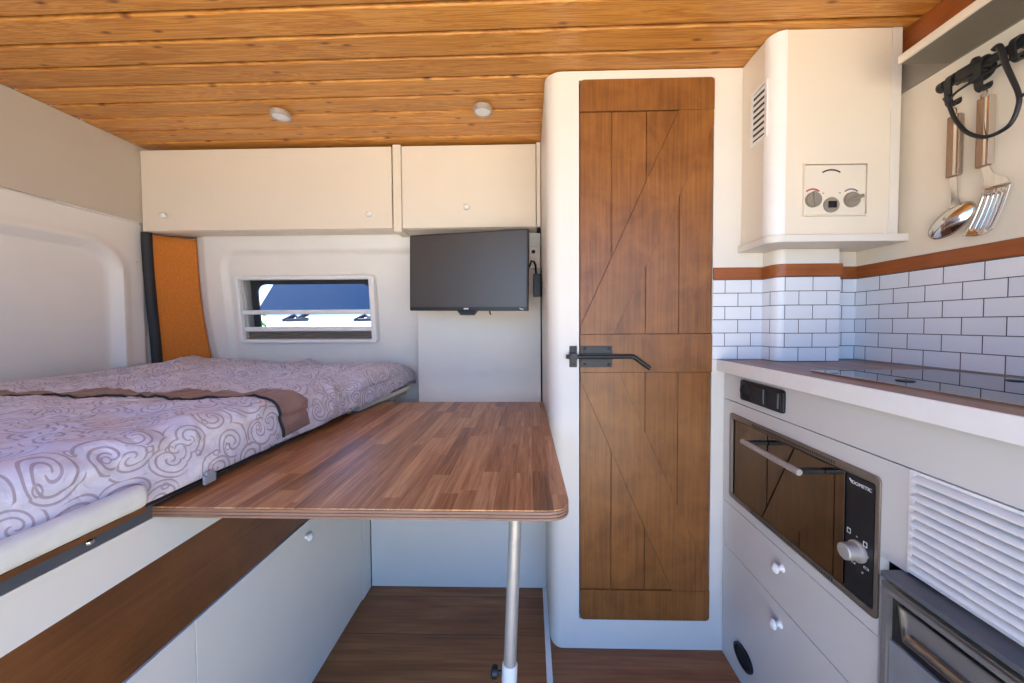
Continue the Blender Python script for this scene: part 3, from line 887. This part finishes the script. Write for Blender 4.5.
# hob
H = thing('ceramic_hob', 'black glass hob set into the dark wooden worktop', 'hob', (.82, .6, .9535))
b = new(); prism(b, rrect(.668, .960, .33, .868, .010, 4), 'Z', .9540, .9572, .0008, 2)
part('glass', b, M['hobglass'], H)
b = new(); frame(b, rrect(.6645, .9635, .3265, .8715, .012, 4), rrect(.6682, .9598, .3302, .8678, .010, 4), 'Z', .9537, .9570)
part('steel_rim', b, M['chrome'], H)
for (hx, hy, r_) in ((.722, .7054, .014), (.925, .703, .012)):
    part('control_knob', lathe(new(), [(r_, 0), (r_, .0012), (r_*.9, .002), (0, .0022)], (hx, hy, .9572), (0, 0, 1), 24), M['black'], H)

# oven
OV = thing('built_in_oven', 'built in oven with dark glass door and steel surround', 'oven', (XK, .88, .5355))
b = new(); frame(b, rrect(.6415, 1.1185, .5355, .7955, .010, 5), rrect(.6495, 1.1065, .5495, .7795, .005, 5), 'X', XK-.0045, XK-.0002)
ed = [e for e in b.edges if len(e.link_faces) == 2 and e.calc_face_angle(0) > .9]
bmesh.ops.bevel(b, geom=ed, offset=.0012, segments=2, affect='EDGES', profile=.5)
fr = part('surround', b, M['ovensteel'], OV)
for za, zb in ((.7835, .7895), (.5400, .5460)):
    b = new()
    for k in range(44):
        yy = .735+k*.0062
        box(b, XK-.0051, XK-.0040, yy, yy+.0034, za, zb)
    part('vent_slots', b, M['slot'], fr)
part('cavity', box(new(), XK+.004, XK+.30, .650, 1.105, .5505, .7785), M['black'], OV)
b = new(); prism(b, rrect(.712, 1.104, .5515, .7780, .004, 4), 'X', XK-.0038, XK-.0003, .0008, 2)
dg_ = part('glass_door', b, M['blackglass'], OV)
b = new(); tube(b, [(.563, .756, .757), (.563, .957, .757)], .0068, 16)
hb = part('handle', b, M['alu'], dg_)
for yy in (.766, .944):
    b = new(); box(b, .563, XK-.0036, yy-.008, yy+.008, .7520, .7625, .003)
    part('handle_bracket', b, M['black'], hb)
b = new(); prism(b, rrect(.6510, .7085, .5515, .7780, .003, 4), 'X', XK-.0038, XK-.0003, .0008, 2)
pn = part('control_panel', b, M['black'], OV, label='black control panel')
RL = Matrix(((0, 0, -1, 0), (-1, 0, 0, 0), (0, 1, 0, 0), (0, 0, 0, 1)))   # text lying on a wall that faces -x
part('lettering', text_mesh('DOMETIC', .0092, Matrix.Translation((XK-.0039, .6765, .7645)) @ RL), M['letter'], pn, smooth=False)
b = new(); prism(b, [(.7030, .7695), (.7000, .7700), (.6970, .7660), (.6975, .7625)], 'X', XK-.0043, XK-.0038)
part('logo_mark', b, M['letter'], pn, smooth=False)
ky, kz = .681, .6385
part('oven_knob', lathe(new(), [(.0195, 0), (.0195, .004), (.0155, .006), (.0150, .026), (.0135, .0275), (0, .0278)], (XK-.0038, ky, kz), (-1, 0, 0), 28), M['alu'], pn, label='silver oven knob')
b = new()
for (py_, pz_, w_, h_) in ((.701, .667, .004, .005), (.667, .660, .004, .005), (.684, .6645, .0012, .0012), (.6605, .640, .0012, .0012), (.7045, .618, .0013, .0013), (.690, .611, .004, .0016), (.671, .604, .0013, .0013), (.664, .617, .005, .002)):
    frame(b, rrect(py_-w_, py_+w_, pz_-h_, pz_+h_, .0005, 2), rrect(py_-w_*.72, py_+w_*.72, pz_-h_*.72, pz_+h_*.72, .0004, 2), 'X', XK-.0042, XK-.0038)
part('symbols', b, M['letter'], pn, smooth=False)

# vent grille above the fridge
VG = thing('vent_grille', 'white louvred ventilation grille above the fridge', 'grille', (XK, .34, .66))
b = new(); frame(b, rrect(.08, .5955, .6605, .8300, .002, 2), rrect(.088, .5885, .6660, .8255, .002, 2), 'X', XK-.002, XK+.010)
part('grille_frame', b, M['plastic'], VG)
for k in range(11):
    zc_ = .8185-k*.01455
    b = new(); prism(b, [(XK-.0075, zc_-.0050), (XK-.0085, zc_-.0035), (XK-.0060, zc_+.0010), (XK+.002, zc_+.0050), (XK+.009, zc_+.0055), (XK+.009, zc_+.0040), (XK-.001, zc_-.0005), (XK-.0045, zc_-.0050)], 'Y', .0885, .588)
    part('louvre', b, M['plastic'], VG)
part('backing', box(new(), XK+.012, XK+.016, .085, .592, .662, .829), M['clip'], VG)

# fridge
F = thing('fridge', 'grey metal fridge with recessed handle under the louvred grille', 'fridge', (.82, .36, 0))
XF = .615
part('body', box(new(), XF+.012, XR-.02, .085, .6240, .012, .640), M['anth'], F)
b = new(); frame(b, rrect(.09, .6285, .016, .6140, .006, 3), rrect(.100, .6195, .03, .6050, .004, 3), 'X', XF-.002, XF+.012)
part('door_frame', b, M['fridgegrey'], F)
part('top_strip', box(new(), XF-.004, XF+.012, .09, .6285, .6142, .6225, .002), M['steel'], F)
b = new(); box(b, XF+.002, XF+.012, .1005, .6190, .031, .5250, .003)
fd = part('door_panel', b, M['fridgefront'], F)
part('handle_recess', box(new(), XF+.008, XF+.012, .1005, .6190, .5255, .6045), M['black'], F)
b = new()
frame(b, [(.110, .5985), (.6025, .5985), (.5935, .5425), (.110, .5425)], [(.112, .5955), (.5995, .5955), (.5915, .5455), (.112, .5455)], 'X', XF-.001, XF+.006)
hp = part('handle_tray', b, M['steel'], F, smooth=False)
b = new(); prism(b, [(.112, .5955), (.5995, .5955), (.5915, .5455), (.112, .5455)], 'X', XF+.004, XF+.0065)
part('tray_back', b, M['fridgegrey'], hp, smooth=False)
part('grip', tube(new(), [(XF-.001, .582, .5555), (XF-.001, .115, .5555)], .0075, 16), M['steel'], hp)
CP = part('cover_sheet', box(new(), .586, XK-.0003, .085, .6045, .6470, .6560, .0012), M['anth'])
tag(CP, 'dark grey metal sheet ledge projecting between grille and fridge', 'ledge')
CP.name = 'metal_ledge'

# ------------------------------------------------------------------ tiles, pilaster, wood strips
TZ0, TZ1 = .9545, 1.2075
def tiled(segs, z0, z1, mat, u0, name, label, cat, th=.006):
    """tile sheet that follows a plan outline; UV in metres"""
    bm = bmesh.new(); uvl = bm.loops.layers.uv.new('UVMap'); u = u0
    for (a, c_) in zip(segs, segs[1:]):
        L = (Vector(c_)-Vector(a)).length
        q = [(a, z0, u), (c_, z0, u+L), (c_, z1, u+L), (a, z1, u)]
        f = bm.faces.new([bm.verts.new((p[0], p[1], z)) for p, z, _ in q])
        for lp_, (_, z, uu) in zip(f.loops, q): lp_[uvl].uv = (uu, z-z0)
        u += L
    bmesh.ops.remove_doubles(bm, verts=bm.verts[:], dist=1e-6)
    return struct(name, bm, mat, label, cat, smooth=False)
rp = .028
YP = 1.0963
px0, px1 = .7400, .9218
parc = [(px0+rp-rp*math.cos(a), YP+rp-rp*math.sin(a)) for a in lerps(0, PI/2, 8)]
pil = [(px0, YB-.002)] + parc + [(px1, YP), (px1, YB-.002)]
b = new(); prism(b, pil, 'Z', TZ0, 1.289)
struct('trim_4', b, M['white'], 'white boxed pipe column with rounded corner under the boiler cabinet', 'column')
def off(pl_, d):
    return pl_
e = .0022
seg1 = [(.5850, YB-e), (px0-e, YB-e)]
seg2 = [(px0-e, YB-e)] + [(px0+rp-(rp+e)*math.cos(a), YP+rp-(rp+e)*math.sin(a)) for a in lerps(0, PI/2, 8)] + [(px1+e, YP-e), (px1+e, YB-e)]
seg3 = [(px1+e, YB-e), (XR-e, YB-e)]
seg4 = [(XR-e, YB-e), (XR-e, YKN)]
def tilesheet(name, label, segs, u0):
    o = tiled(segs, TZ0, TZ1, M['tile'], u0, name, label, 'tiles')
    sm = o.modifiers.new('thick', 'SOLIDIFY'); sm.thickness = .0018; sm.offset = -1
    return o
tilesheet('trim_5', 'white brick tiles on the bathroom wall left of the pipe column', seg1, .0445)
tilesheet('trim_6', 'white brick tiles wrapped around the pipe column', seg2, .0135+.1525)
tilesheet('trim_7', 'narrow strip of white brick tiles right of the pipe column', seg3, .1015)
tilesheet('trim_8', 'white brick tiles along the right wall behind the hob', seg4, .0405+.0406+.0055)
# wood strips above the tiles
def strip(name, label, pl_, mat, z0=TZ1+.0005, z1=1.2450, th=.008):
    b = new(); prism(b, pl_, 'Z', z0, z1, .0008, 1)
    return struct(name, b, mat, label, 'trim')
th = .006
strip('trim_9', 'reddish wood strip above the tiles left of the pipe column', [(.584, YB-.0001), (.584, YB-th), (px0-.0003, YB-th), (px0-.0003, YB-.0001)], M['trimwood'])
o1 = [(px0+rp-(rp+th)*math.cos(a), YP+rp-(rp+th)*math.sin(a)) for a in lerps(0, PI/2, 8)]
i1 = [(px0+rp-(rp+.0003)*math.cos(a), YP+rp-(rp+.0003)*math.sin(a)) for a in lerps(PI/2, 0, 8)]
strip('trim_10', 'reddish wood strip wrapped around the pipe column', [(px0-th, YB-th-.0003)] + o1 + [(px1+th, YP-th), (px1+th, YB-th-.0003), (px1+.0003, YB-th-.0003), (px1+.0003, YP-.0003)] + i1 + [(px0-.0003, YB-th-.0003)], M['trimwood'])
strip('trim_11', 'short reddish wood strip in the corner right of the pipe column', [(px1+.0003, YB-.0001), (px1+.0003, YB-th), (XR-th-.0003, YB-th), (XR-th-.0003, YB-.0001)], M['trimwood'])
strip('trim_12', 'reddish wood strip above the tiles along the right wall', [(XR-.0001, YB-.0003), (XR-th, YB-.0003), (XR-th, YKN), (XR-.0001, YKN)], M['trimwoody'])

# ------------------------------------------------------------------ boiler cabinet
HB = thing('boiler_cabinet', 'tall beige boiler cabinet hung from the ceiling above the worktop', 'cabinet', (.83, 1.09, 1.29))
YH = 1.0175
hx0, hx1, rh = .6700, .9835, .036
arc = [(hx0+rh-rh*math.cos(a), YH+rh-rh*math.sin(a)) for a in lerps(0, PI/2, 12)]
b = new(); prism(b, [(hx0, YB-.001)] + arc + [(hx1, YH), (hx1, YB-.001)], 'Z', 1.311, ZC-.0012)
part('body', b, M['cream'], HB)
b = new()
arcp = [(hx0+rh-(rh+.0012)*math.cos(a), YH+rh-(rh+.0012)*math.sin(a)) for a in lerps(.0, PI/2, 12)]
arci = [(hx0+rh-(rh+.0001)*math.cos(a), YH+rh-(rh+.0001)*math.sin(a)) for a in lerps(PI/2, .0, 12)]
prism(b, arcp+arci, 'Z', 1.311, ZC-.0012)
part('rounded_corner', b, M['plastic'], HB, label='white rounded corner profile')
part('edge_profile', box(new(), hx1+.0005, 1.0095, YH-.0018, YB-.001, 1.311, ZC-.0012, .001), M['white'], HB)
b = new()
ao = [(hx0-.010+rh-rh*math.cos(a), YH-.012+rh-rh*math.sin(a)) for a in lerps(0, PI/2, 10)]
prism(b, [(hx0-.010, YB-.001)] + ao + [(XR-.0015, YH-.012), (XR-.0015, YB-.001)], 'Z', 1.2905, 1.3105, .001, 1)
part('bottom_tray', b, M['white'], HB)
# side vent
b = new()
frame(b, rrect(1.039, 1.112, 1.594, 1.752, .004, 3), rrect(1.047, 1.104, 1.602, 1.744, .003, 3), 'X', hx0-.004, hx0-.0002)
sv_ = part('side_vent', b, M['plastic'], HB)
part('vent_back', box(new(), hx0-.0010, hx0-.0002, 1.0475, 1.1035, 1.6025, 1.7435), M['slot'], sv_)
for k in range(8):
    zc_ = 1.612+k*.0175
    bb = new(); prism(bb, [(hx0-.0045, zc_-.004), (hx0-.0035, zc_-.0045), (hx0-.0012, zc_+.006), (hx0-.0024, zc_+.0065)], 'Y', 1.0475, 1.1035)
    part('vent_slat', bb, M['plastic'], sv_)
# control plate
cx0, cx1, cz0, cz1 = .7515, .9255, 1.3615, 1.5065
b = new(); frame(b, rrect(cx0, cx1, cz0, cz1, .004, 4), rrect(cx0+.002, cx1-.006, cz0+.003, cz1-.006, .003, 4), 'Y', YH-.0075, YH-.0002)
cp = part('control_frame', b, M['cream'], HB)
b = new(); prism(b, rrect(cx0+.003, cx1-.0085, cz0+.004, cz1-.0085, .004, 4), 'Y', YH-.0058, YH-.0004, .0008, 2)
face = part('control_plate', b, M['cream'], cp)
part('control_shadow_gap', box(new(), cx0+.0022, cx1-.0062, YH-.0012, YH-.0003, cz0+.0032, cz1-.0062), M['ink'], cp)
def arcband(cx, cz, r0, r1, a0, a1, y0, y1, n=16):
    bb = new(); A = [(cx+r1*math.cos(a), cz+r1*math.sin(a)) for a in lerps(a0, a1, n)]
    I = [(cx+r0*math.cos(a), cz+r0*math.sin(a)) for a in lerps(a1, a0, n)]
    prism(bb, A+I, 'Y', y0, y1); return bb
yf = YH-.0058
KX = ((.7759, 1.4045), (.8785, 1.4035))
part('finger_slot', arcband(.8245, 1.440, .043, .0470, PI*.5-.56, PI*.5+.56, yf-.0004, yf), M['ink'], face, label='dark curved finger slot')
part('temperature_mark', arcband(KX[0][0], KX[0][1]+.004, .0235, .0275, PI*.5-.75, PI*.5+.75, yf-.0004, yf), M['red'], face, label='red arc mark')
part('temperature_mark', arcband(KX[1][0], KX[1][1]+.004, .0235, .0270, PI*.5-.75, PI*.5+.75, yf-.0004, yf), M['bluegrey'], face, label='blue grey arc mark')
part('dot_mark', box(new(), .8010, .8065, yf-.0004, yf, 1.4215, 1.4235), M['red'], face, label='small red dash')
part('dot_mark', box(new(), .8455, .8510, yf-.0004, yf, 1.4215, 1.4235), M['bluegrey'], face, label='small grey dash')
for i, (kx, kz) in enumerate(KX):
    kn = part('dial', lathe(new(), [(.0205, 0), (.0205, .006), (.0190, .0085), (0, .009)], (kx, yf, kz), (0, -1, 0), 32), M['knobgrey'], face, label='grey round dial')
    bb = new(); box(bb, -.0045, .0045, -.0045, 0, -.018, .021 if i == 0 else .026, .0015)
    ang = -.12 if i == 0 else 1.25
    xform(bb, Matrix.Translation((kx, yf-.0088, kz)) @ Matrix.Rotation(ang, 4, 'Y'))
    part('dial_grip', bb, M['knobgrey'], kn)
rd = part('round_display', lathe(new(), [(.0205, 0), (.0205, .004), (.0190, .0055), (0, .0058)], (.8247, yf, 1.3900), (0, -1, 0), 32), M['knobgrey'], face, label='grey round display surround')
part('display_window', box(new(), .8135, .8360, yf-.0068, yf-.0056, 1.3815, 1.3995, .0005), M['display'], rd, label='dark rectangular display')

# ------------------------------------------------------------------ shelf on the right wall
SH = thing('wall_shelf', 'long grey shelf board high on the right wall beneath the ceiling', 'shelf', (.97, .45, 1.697))
part('board', box(new(), .908, XR-.006, YKN, .918, 1.6970, 1.7085, .001), M['shelf'], SH)
part('front_lip', box(new(), .9015, .9078, YKN, .918, 1.6972, 1.7165, .0015), M['cream'], SH)
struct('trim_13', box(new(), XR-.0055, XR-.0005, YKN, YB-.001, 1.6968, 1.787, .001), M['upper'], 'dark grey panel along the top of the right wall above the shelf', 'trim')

struct('trim_14', box(new(), XR-.0060, XR-.0005, YKN, YB-.001, 1.7875, ZC-.0015, .001), M['trimwoody'], 'brown wooden board closing the ceiling against the right wall', 'trim')
# ------------------------------------------------------------------ utensil rail with hooks and utensils
XU = .999
UR = thing('utensil_rail', 'black utensil rail on the right wall', 'rail', (XU, .6, 1.635))
part('rod', tube(new(), [(XU, .905, 1.6345), (XU, .20, 1.6345)], .0095, 16), M['iron'], UR)
part('end_cap', lathe(new(), [(.0095, 0), (.0125, .002), (.0125, .012), (.009, .016), (0, .017)], (XU, .900, 1.6345), (0, 1, 0), 18), M['iron'], UR)
for yy in (.852, .25):
    bb = new(); tube(bb, [(XU, yy, 1.6345), (XR, yy, 1.6345)], .0085, 14)
    lathe(bb, [(.021, 0), (.021, .004), (.014, .007), (0, .008)], (XR, yy, 1.6345), (-1, 0, 0), 22)
    box(bb, XU-.013, XU+.013, yy-.022, yy+.022, 1.6205, 1.6485, .005)
    lathe(bb, [(.0075, 0), (.0085, .004), (.006, .010), (0, .011)], (XU, yy-.008, 1.6480), (0, 0, 1), 16)
    lathe(bb, [(.0075, 0), (.0085, .006), (.006, .014), (0, .015)], (XU, yy-.004, 1.6210), (0, 0, -1), 16)
    part('bracket', bb, M['iron'], UR)
def hook_mesh(y, drop, w=.0068, th=.0022, r1=.0138, r2=.0105):
    """flat strap bent over the rod and up again at the bottom"""
    p = [(XU+r1*math.cos(t), 1.6345+r1*math.sin(t)) for t in lerps(-.5, PI, 10)]
    p += [(XU-r1, 1.6345-drop*.55), (XU-r1+.002, 1.6345-drop)]
    p += [(XU-r1+.002+r2-r2*math.cos(t), 1.6345-drop-r2*math.sin(t)) for t in lerps(.3, PI+.5, 10)]
    P_ = [Vector((a, 0, c_)) for a, c_ in p]
    bm = bmesh.new(); rows = []
    for i, q in enumerate(P_):
        d = (P_[min(i+1, len(P_)-1)]-P_[max(i-1, 0)]).normalized(); n = Vector((-d.z, 0, d.x))
        rows.append([bm.verts.new(Vector((q.x, y, q.z))+n*a*th+Vector((0, c_*w, 0))) for a, c_ in ((-1, -1), (1, -1), (1, 1), (-1, 1))])
    for A, Bq in zip(rows, rows[1:]):
        for k in range(4): bm.faces.new((A[k], A[(k+1) % 4], Bq[(k+1) % 4], Bq[k]))
    bm.faces.new(rows[0]); bm.faces.new(rows[-1])
    bmesh.ops.recalc_face_normals(bm, faces=bm.faces)
    return bm
HY = ((.8840, 'black hook on the rail carrying the serving spoon'), (.8280, 'black hook on the rail carrying the slotted turner'))
for i, (hy, lab) in enumerate(HY):
    tag(part('hook', hook_mesh(hy, .046), M['iron']), lab, 'hook', 'hooks on the utensil rail')
tag(part('hook', hook_mesh(.772, .022, .005), M['iron']), 'black hook on the rail at the right edge of the picture', 'hook', 'hooks on the utensil rail')
# big loop of black cord hanging from the rail
XC = .976
k_ = XC/.99
lp_pts = [Vector((XC, y*k_, 1.07+(z-1.07)*k_)) for y, z in ((.8065, 1.6470), (.7980, 1.6490), (.7915, 1.6300), (.7849, 1.6011), (.7748, 1.5679), (.7648, 1.5335), (.7627, 1.5105), (.7709, 1.4813), (.7861, 1.4693), (.8158, 1.4701), (.8467, 1.4948), (.8685, 1.5311), (.8812, 1.5657), (.8879, 1.5905))]
def catmull(P, m=6):
    out = []
    for i in range(len(P)-1):
        p0, p1, p2, p3 = P[max(i-1, 0)], P[i], P[i+1], P[min(i+2, len(P)-1)]
        for k in range(m):
            t = k/m
            out.append(.5*((2*p1)+(p2-p0)*t+(2*p0-5*p1+4*p2-p3)*t*t+(3*p1-p0-3*p2+p3)*t**3))
    out.append(P[-1]); return out
LT = thing('cord_loop', 'large loop of black cord hanging from the utensil rail', 'cord', (XC, .83, 1.55))
cl = catmull(lp_pts)
part('loop', tube(new(), cl, [.0040 if i > 30 else .0056-.0016*i/30 for i in range(len(cl))], 12), M['iron'], LT)
le = lp_pts[-1]
part('tip', tube(new(), [le+Vector((0, -.001, -.002)), le+Vector((0, .0025, .010))], [.0050, .0072], 12), M['iron'], LT)
tl = catmull([le+Vector((-.001, -.004, -.006)), Vector((XC+.002, .868, 1.5905)), Vector((XC+.003, .848, 1.5975)), Vector((XC+.003, .79, 1.6015)), Vector((XC+.003, .70, 1.603)), Vector((XC+.003, .6, 1.604))])
part('strand', tube(new(), tl, .0026, 8), M['iron'], LT)
tl = catmull([lp_pts[6]+Vector((0, .0, .008)), Vector((XC, .735, 1.520)), Vector((XC, .68, 1.522))])
part('strand', tube(new(), tl, .0026, 8), M['iron'], LT)

# serving spoon
XS = 1.003
HYs = .8835
SP = thing('serving_spoon', 'steel serving spoon with tan grip hanging from the rail', 'spoon', (XS, HYs, 1.28))
def plate(pts_yz, x, th, curve=None):
    """flat bar following (y, z, halfwidth)"""
    bm = bmesh.new(); rows = []
    for (y, z, w) in pts_yz:
        xx = x + (curve(z) if curve else 0)
        rows.append([bm.verts.new((xx-th/2, y-w, z)), bm.verts.new((xx+th/2, y-w, z)), bm.verts.new((xx+th/2, y+w, z)), bm.verts.new((xx-th/2, y+w, z))])
    for A, Bq in zip(rows, rows[1:]):
        for k in range(4): bm.faces.new((A[k], A[(k+1) % 4], Bq[(k+1) % 4], Bq[k]))
    bm.faces.new(rows[0]); bm.faces.new(rows[-1])
    bmesh.ops.recalc_face_normals(bm, faces=bm.faces)
    return bm
def handle(parent, y, ztop, zbot, w):
    b = new(); prism(b, rrect(y-w, y+w, zbot, ztop, .003, 3), 'X', XS-.0075, XS+.0075, .004, 3)
    g_ = part('grip', b, M['tan'], parent, label='tan grip')
    b = new(); box(b, XS-.0082, XS+.0082, y-w-.0008, y-w*.20, zbot+.001, ztop-.001, .003)
    part('grip_rib', b, M['chrome'], g_)
    b = new(); tube(b, [(XS-.004, y-.0055*math.cos(t), ztop+.006+.010*math.sin(t)) for t in lerps(-.6, PI+.6, 12)], .0016, 8)
    part('hanging_eye', b, M['chrome'], parent)
handle(SP, HYs, 1.5550, 1.4120, .0122)
b = plate([(HYs, 1.416, .0068), (HYs-.002, 1.385, .0064), (HYs-.004, 1.362, .0062), (HYs-.006, 1.350, .0085), (HYs-.008, 1.338, .0140), (HYs-.008, 1.330, .0165)], XS, .0024)
part('shaft', b, M['chrome'], SP)
def bowl(cy, cz, ry, rz, depth, tilt, cx):
    bm = bmesh.new(); rings = []; n = 36
    for i in range(0, 10):
        r = i/9
        d = depth*(1-r*r)
        rings.append([Vector((d, ry*r*math.cos(2*PI*k/n), rz*r*math.sin(2*PI*k/n))) for k in range(n)] if i else [Vector((depth, 0, 0))])
    Rm = Matrix.Translation((cx, cy, cz)) @ Matrix.Rotation(tilt, 4, 'X') @ Matrix.Rotation(.10, 4, 'Y')
    V = [[bm.verts.new(Rm @ p) for p in r] for r in rings]
    for k in range(n): bm.faces.new((V[0][0], V[1][k], V[1][(k+1) % n]))
    for A, Bq in zip(V[1:], V[2:]):
        for k in range(n): bm.faces.new((A[k], A[(k+1) % n], Bq[(k+1) % n], Bq[k]))
    bmesh.ops.recalc_face_normals(bm, faces=bm.faces)
    return bm
o = part('bowl', bowl(.8875, 1.3100, .0300, .0500, -.018, .95, XS+.002), M['chrome'], SP, angle=180)
sm = o.modifiers.new('thick', 'SOLIDIFY'); sm.thickness = .0014; sm.offset = 0

# slotted turner
TY = .8270
TU = thing('slotted_turner', 'steel slotted turner with tan grip hanging beside the serving spoon', 'turner', (XS, TY, 1.27))
handle(TU, TY, 1.5620, 1.4110, .0122)
b = plate([(TY, 1.415, .0078), (TY-.004, 1.405, .0074), (TY-.009, 1.390, .0085), (TY-.016, 1.380, .0135), (TY-.020, 1.372, .0200), (TY-.0215, 1.362, .0225)], XS, .0024)
part('shaft', b, M['chrome'], TU)
# blade: fan shaped with slots
def bl(u, v):     # u across 0..1, v down 0..1
    top0, top1 = Vector((.8280, 1.366)), Vector((.7830, 1.360))
    bot0, bot1 = Vector((.8530, 1.266)), Vector((.8010, 1.268))
    t0 = top0.lerp(bot0, v**.85); t1 = top1.lerp(bot1, v)
    p = t0.lerp(t1, u)
    return Vector((XS+.003-.016*v*v*.8+.006*math.sin(u*PI), p.x, p.y-.006*math.sin(u*PI)*v))
us = [0, .09, .15, .25, .31, .41, .47, .57, .63, .73, .79, .90, 1.0]
def isslot(u, v): return any(a < u < c_ for a, c_ in ((.09, .15), (.25, .31), (.41, .47), (.57, .63), (.73, .79))) and .15 < v < .88
b = grid_panel(us, lerps(0, 1, 22), bl, skip=isslot)
o = part('blade', b, M['chrome'], TU, angle=60)
sm = o.modifiers.new('thick', 'SOLIDIFY'); sm.thickness = .0016; sm.offset = 0

# ------------------------------------------------------------------ outside: ground, parked vehicle, shrub
ZG = -.45
struct('ground', box(new(), -40, 40, -40, 40, ZG-.1, ZG), M['ground'], 'pale sunlit gravel ground outside', 'ground')
VH = thing('parked_van', 'white van parked outside seen through the small window', 'van', (-2.9, 4.6, ZG))
VX0, VX1 = -3.55, -1.45
zg = ZG
b = new()
side = [(3.55, zg+.35), (3.50, zg+.95), (3.62, zg+1.34), (4.30, zg+1.60), (4.42, zg+1.66), (5.15, zg+2.55), (5.6, zg+2.7), (7.5, zg+2.7), (7.5, zg+.35)]
prism(b, side, 'X', VX0, VX1, .06, 4)
part('body', b, M['paint'], VH)
b = new()
prism(b, [(4.405, zg+1.685), (4.43, zg+1.67), (5.13, zg+2.525), (5.105, zg+2.54)], 'X', VX0+.16, VX1-.16, .004, 1)
part('windscreen', b, M['windscreen'], VH)
for wx in (VX0+.62, VX1-.62):
    bb = new(); tube(bb, [(wx, 4.22, zg+1.57), (wx+.10, 4.30, zg+1.64), (wx+.16, 4.27, zg+1.60), (wx+.26, 4.30, zg+1.66)], .026, 8)
    tube(bb, [(wx+.05, 4.22, zg+1.575), (wx+.30, 4.24, zg+1.595)], .02, 8)
    part('wiper', bb, M['black'], VH)
for sx in (VX0, VX1):
    for yy in (4.05, 6.8):
        part('wheel', lathe(new(), [(0, -.11), (.22, -.115), (.34, -.10), (.36, -.06), (.36, .06), (.34, .10), (.22, .115), (0, .11)], (sx+(.14 if sx == VX0 else -.14), yy, zg+.36), (1, 0, 0), 28), M['rubber'], VH)
b = new(); box(b, VX0-.24, VX0-.06, 4.75, 4.87, zg+1.55, zg+1.90, .03); tube(b, [(VX0-.1, 4.81, zg+1.6), (VX0+.03, 4.85, zg+1.62)], .03, 8)
part('mirror', b, M['black'], VH)
for lx in (VX0+.12, VX1-.42):
    part('headlight', box(new(), lx, lx+.30, 3.492, 3.60, zg+.92, zg+1.10, .03), M['chrome'], VH)
# shrub beside it
SB = thing('shrub', 'leafy green shrub outside the left end of the small window', 'shrub', (-2.42, 3.05, ZG))
b = new()
for i in range(420):
    a = random.random()*2*PI; h = random.random(); r = (.12+.22*math.sin(PI*min(1, h*1.05+.05)))*math.sqrt(random.random())
    c_ = Vector((-2.42+r*math.cos(a), 3.05+r*math.sin(a), ZG+.35+1.27*h))
    Rm = Matrix.Translation(c_) @ Matrix.Rotation(random.random()*6, 4, 'Z') @ Matrix.Rotation(random.random()*2-1, 4, 'X')
    s_ = .03+.025*random.random()
    q = [Rm @ Vector(p) for p in ((0, -s_*1.6, 0), (s_*.7, 0, .01), (0, s_*1.6, 0), (-s_*.7, 0, .01))]
    b.faces.new([b.verts.new(p) for p in q])
part('foliage', b, M['leaf'], SB, smooth=False)
b = new(); tube(b, [(-2.42, 3.05, ZG), (-2.42, 3.05, ZG+.9)], [.03, .012], 8)
for k in range(5):
    a = k*1.3; tube(b, [(-2.42, 3.05, ZG+.3+.1*k), (-2.42+.2*math.cos(a), 3.05+.2*math.sin(a), ZG+.8+.1*k)], [.015, .006], 6)
part('stems', b, M['bark'], SB)

# ------------------------------------------------------------------ light
w = bpy.data.worlds.new('sky'); S.world = w; w.use_nodes = True
nt = w.node_tree; bg = nt.nodes['Background']
tc = nt.nodes.new('ShaderNodeTexCoord'); sp = nt.nodes.new('ShaderNodeSeparateXYZ'); rp_ = nt.nodes.new('ShaderNodeValToRGB')
nt.links.new(tc.outputs['Generated'], sp.inputs[0]); nt.links.new(sp.outputs[2], rp_.inputs[0])
e_ = rp_.color_ramp.elements
e_[0].position = 0.0; e_[0].color = (.46, .72, 1.0, 1)
e_[1].position = .55; e_[1].color = (.11, .34, 1.0, 1)
x_ = e_.new(.12); x_.color = (.32, .60, 1.0, 1)
nt.links.new(rp_.outputs[0], bg.inputs[0]); bg.inputs[1].default_value = 2.2

sd = bpy.data.lights.new('sun', 'SUN'); sd.energy = 18.0; sd.angle = .009; sd.color = (1.0, .94, .85)
so = bpy.data.objects.new('sun', sd); COL.objects.link(so)
dirv = Vector((.18, -.42, -.89))
so.rotation_euler = dirv.to_track_quat('-Z', 'Y').to_euler()

# ------------------------------------------------------------------ camera
cd = bpy.data.cameras.new('camera'); cam = bpy.data.objects.new('camera', cd); COL.objects.link(cam)
cd.sensor_fit = 'HORIZONTAL'; cd.sensor_width = 36; cd.lens = 360/1024*36
cd.shift_x = (512-520.64)/1024; cd.shift_y = -(341.5-334.91)/1024
cd.clip_start = .01; cd.clip_end = 200
r_ = Vector((.99972099, .02304167, -.00519764)); d_ = Vector((-.00450275, -.03010765, -.99953652)); f_ = Vector((-.02318748, .99928105, -.0299955))
cam.matrix_world = Matrix(((r_.x, -d_.x, -f_.x, 0), (r_.y, -d_.y, -f_.y, 0), (r_.z, -d_.z, -f_.z, 1.07), (0, 0, 0, 1)))
S.camera = cam

S.view_settings.view_transform = 'Standard'
S.view_settings.look = 'None'
S.view_settings.gamma = 1
S.view_settings.use_curve_mapping = False
S.view_settings.exposure = .6
try:
    S.cycles.use_denoising = True
    S.cycles.denoiser = 'OPENIMAGEDENOISE'
    S.cycles.max_bounces = 14; S.cycles.diffuse_bounces = 8; S.cycles.glossy_bounces = 5
    S.cycles.sample_clamp_indirect = 8
except Exception: pass
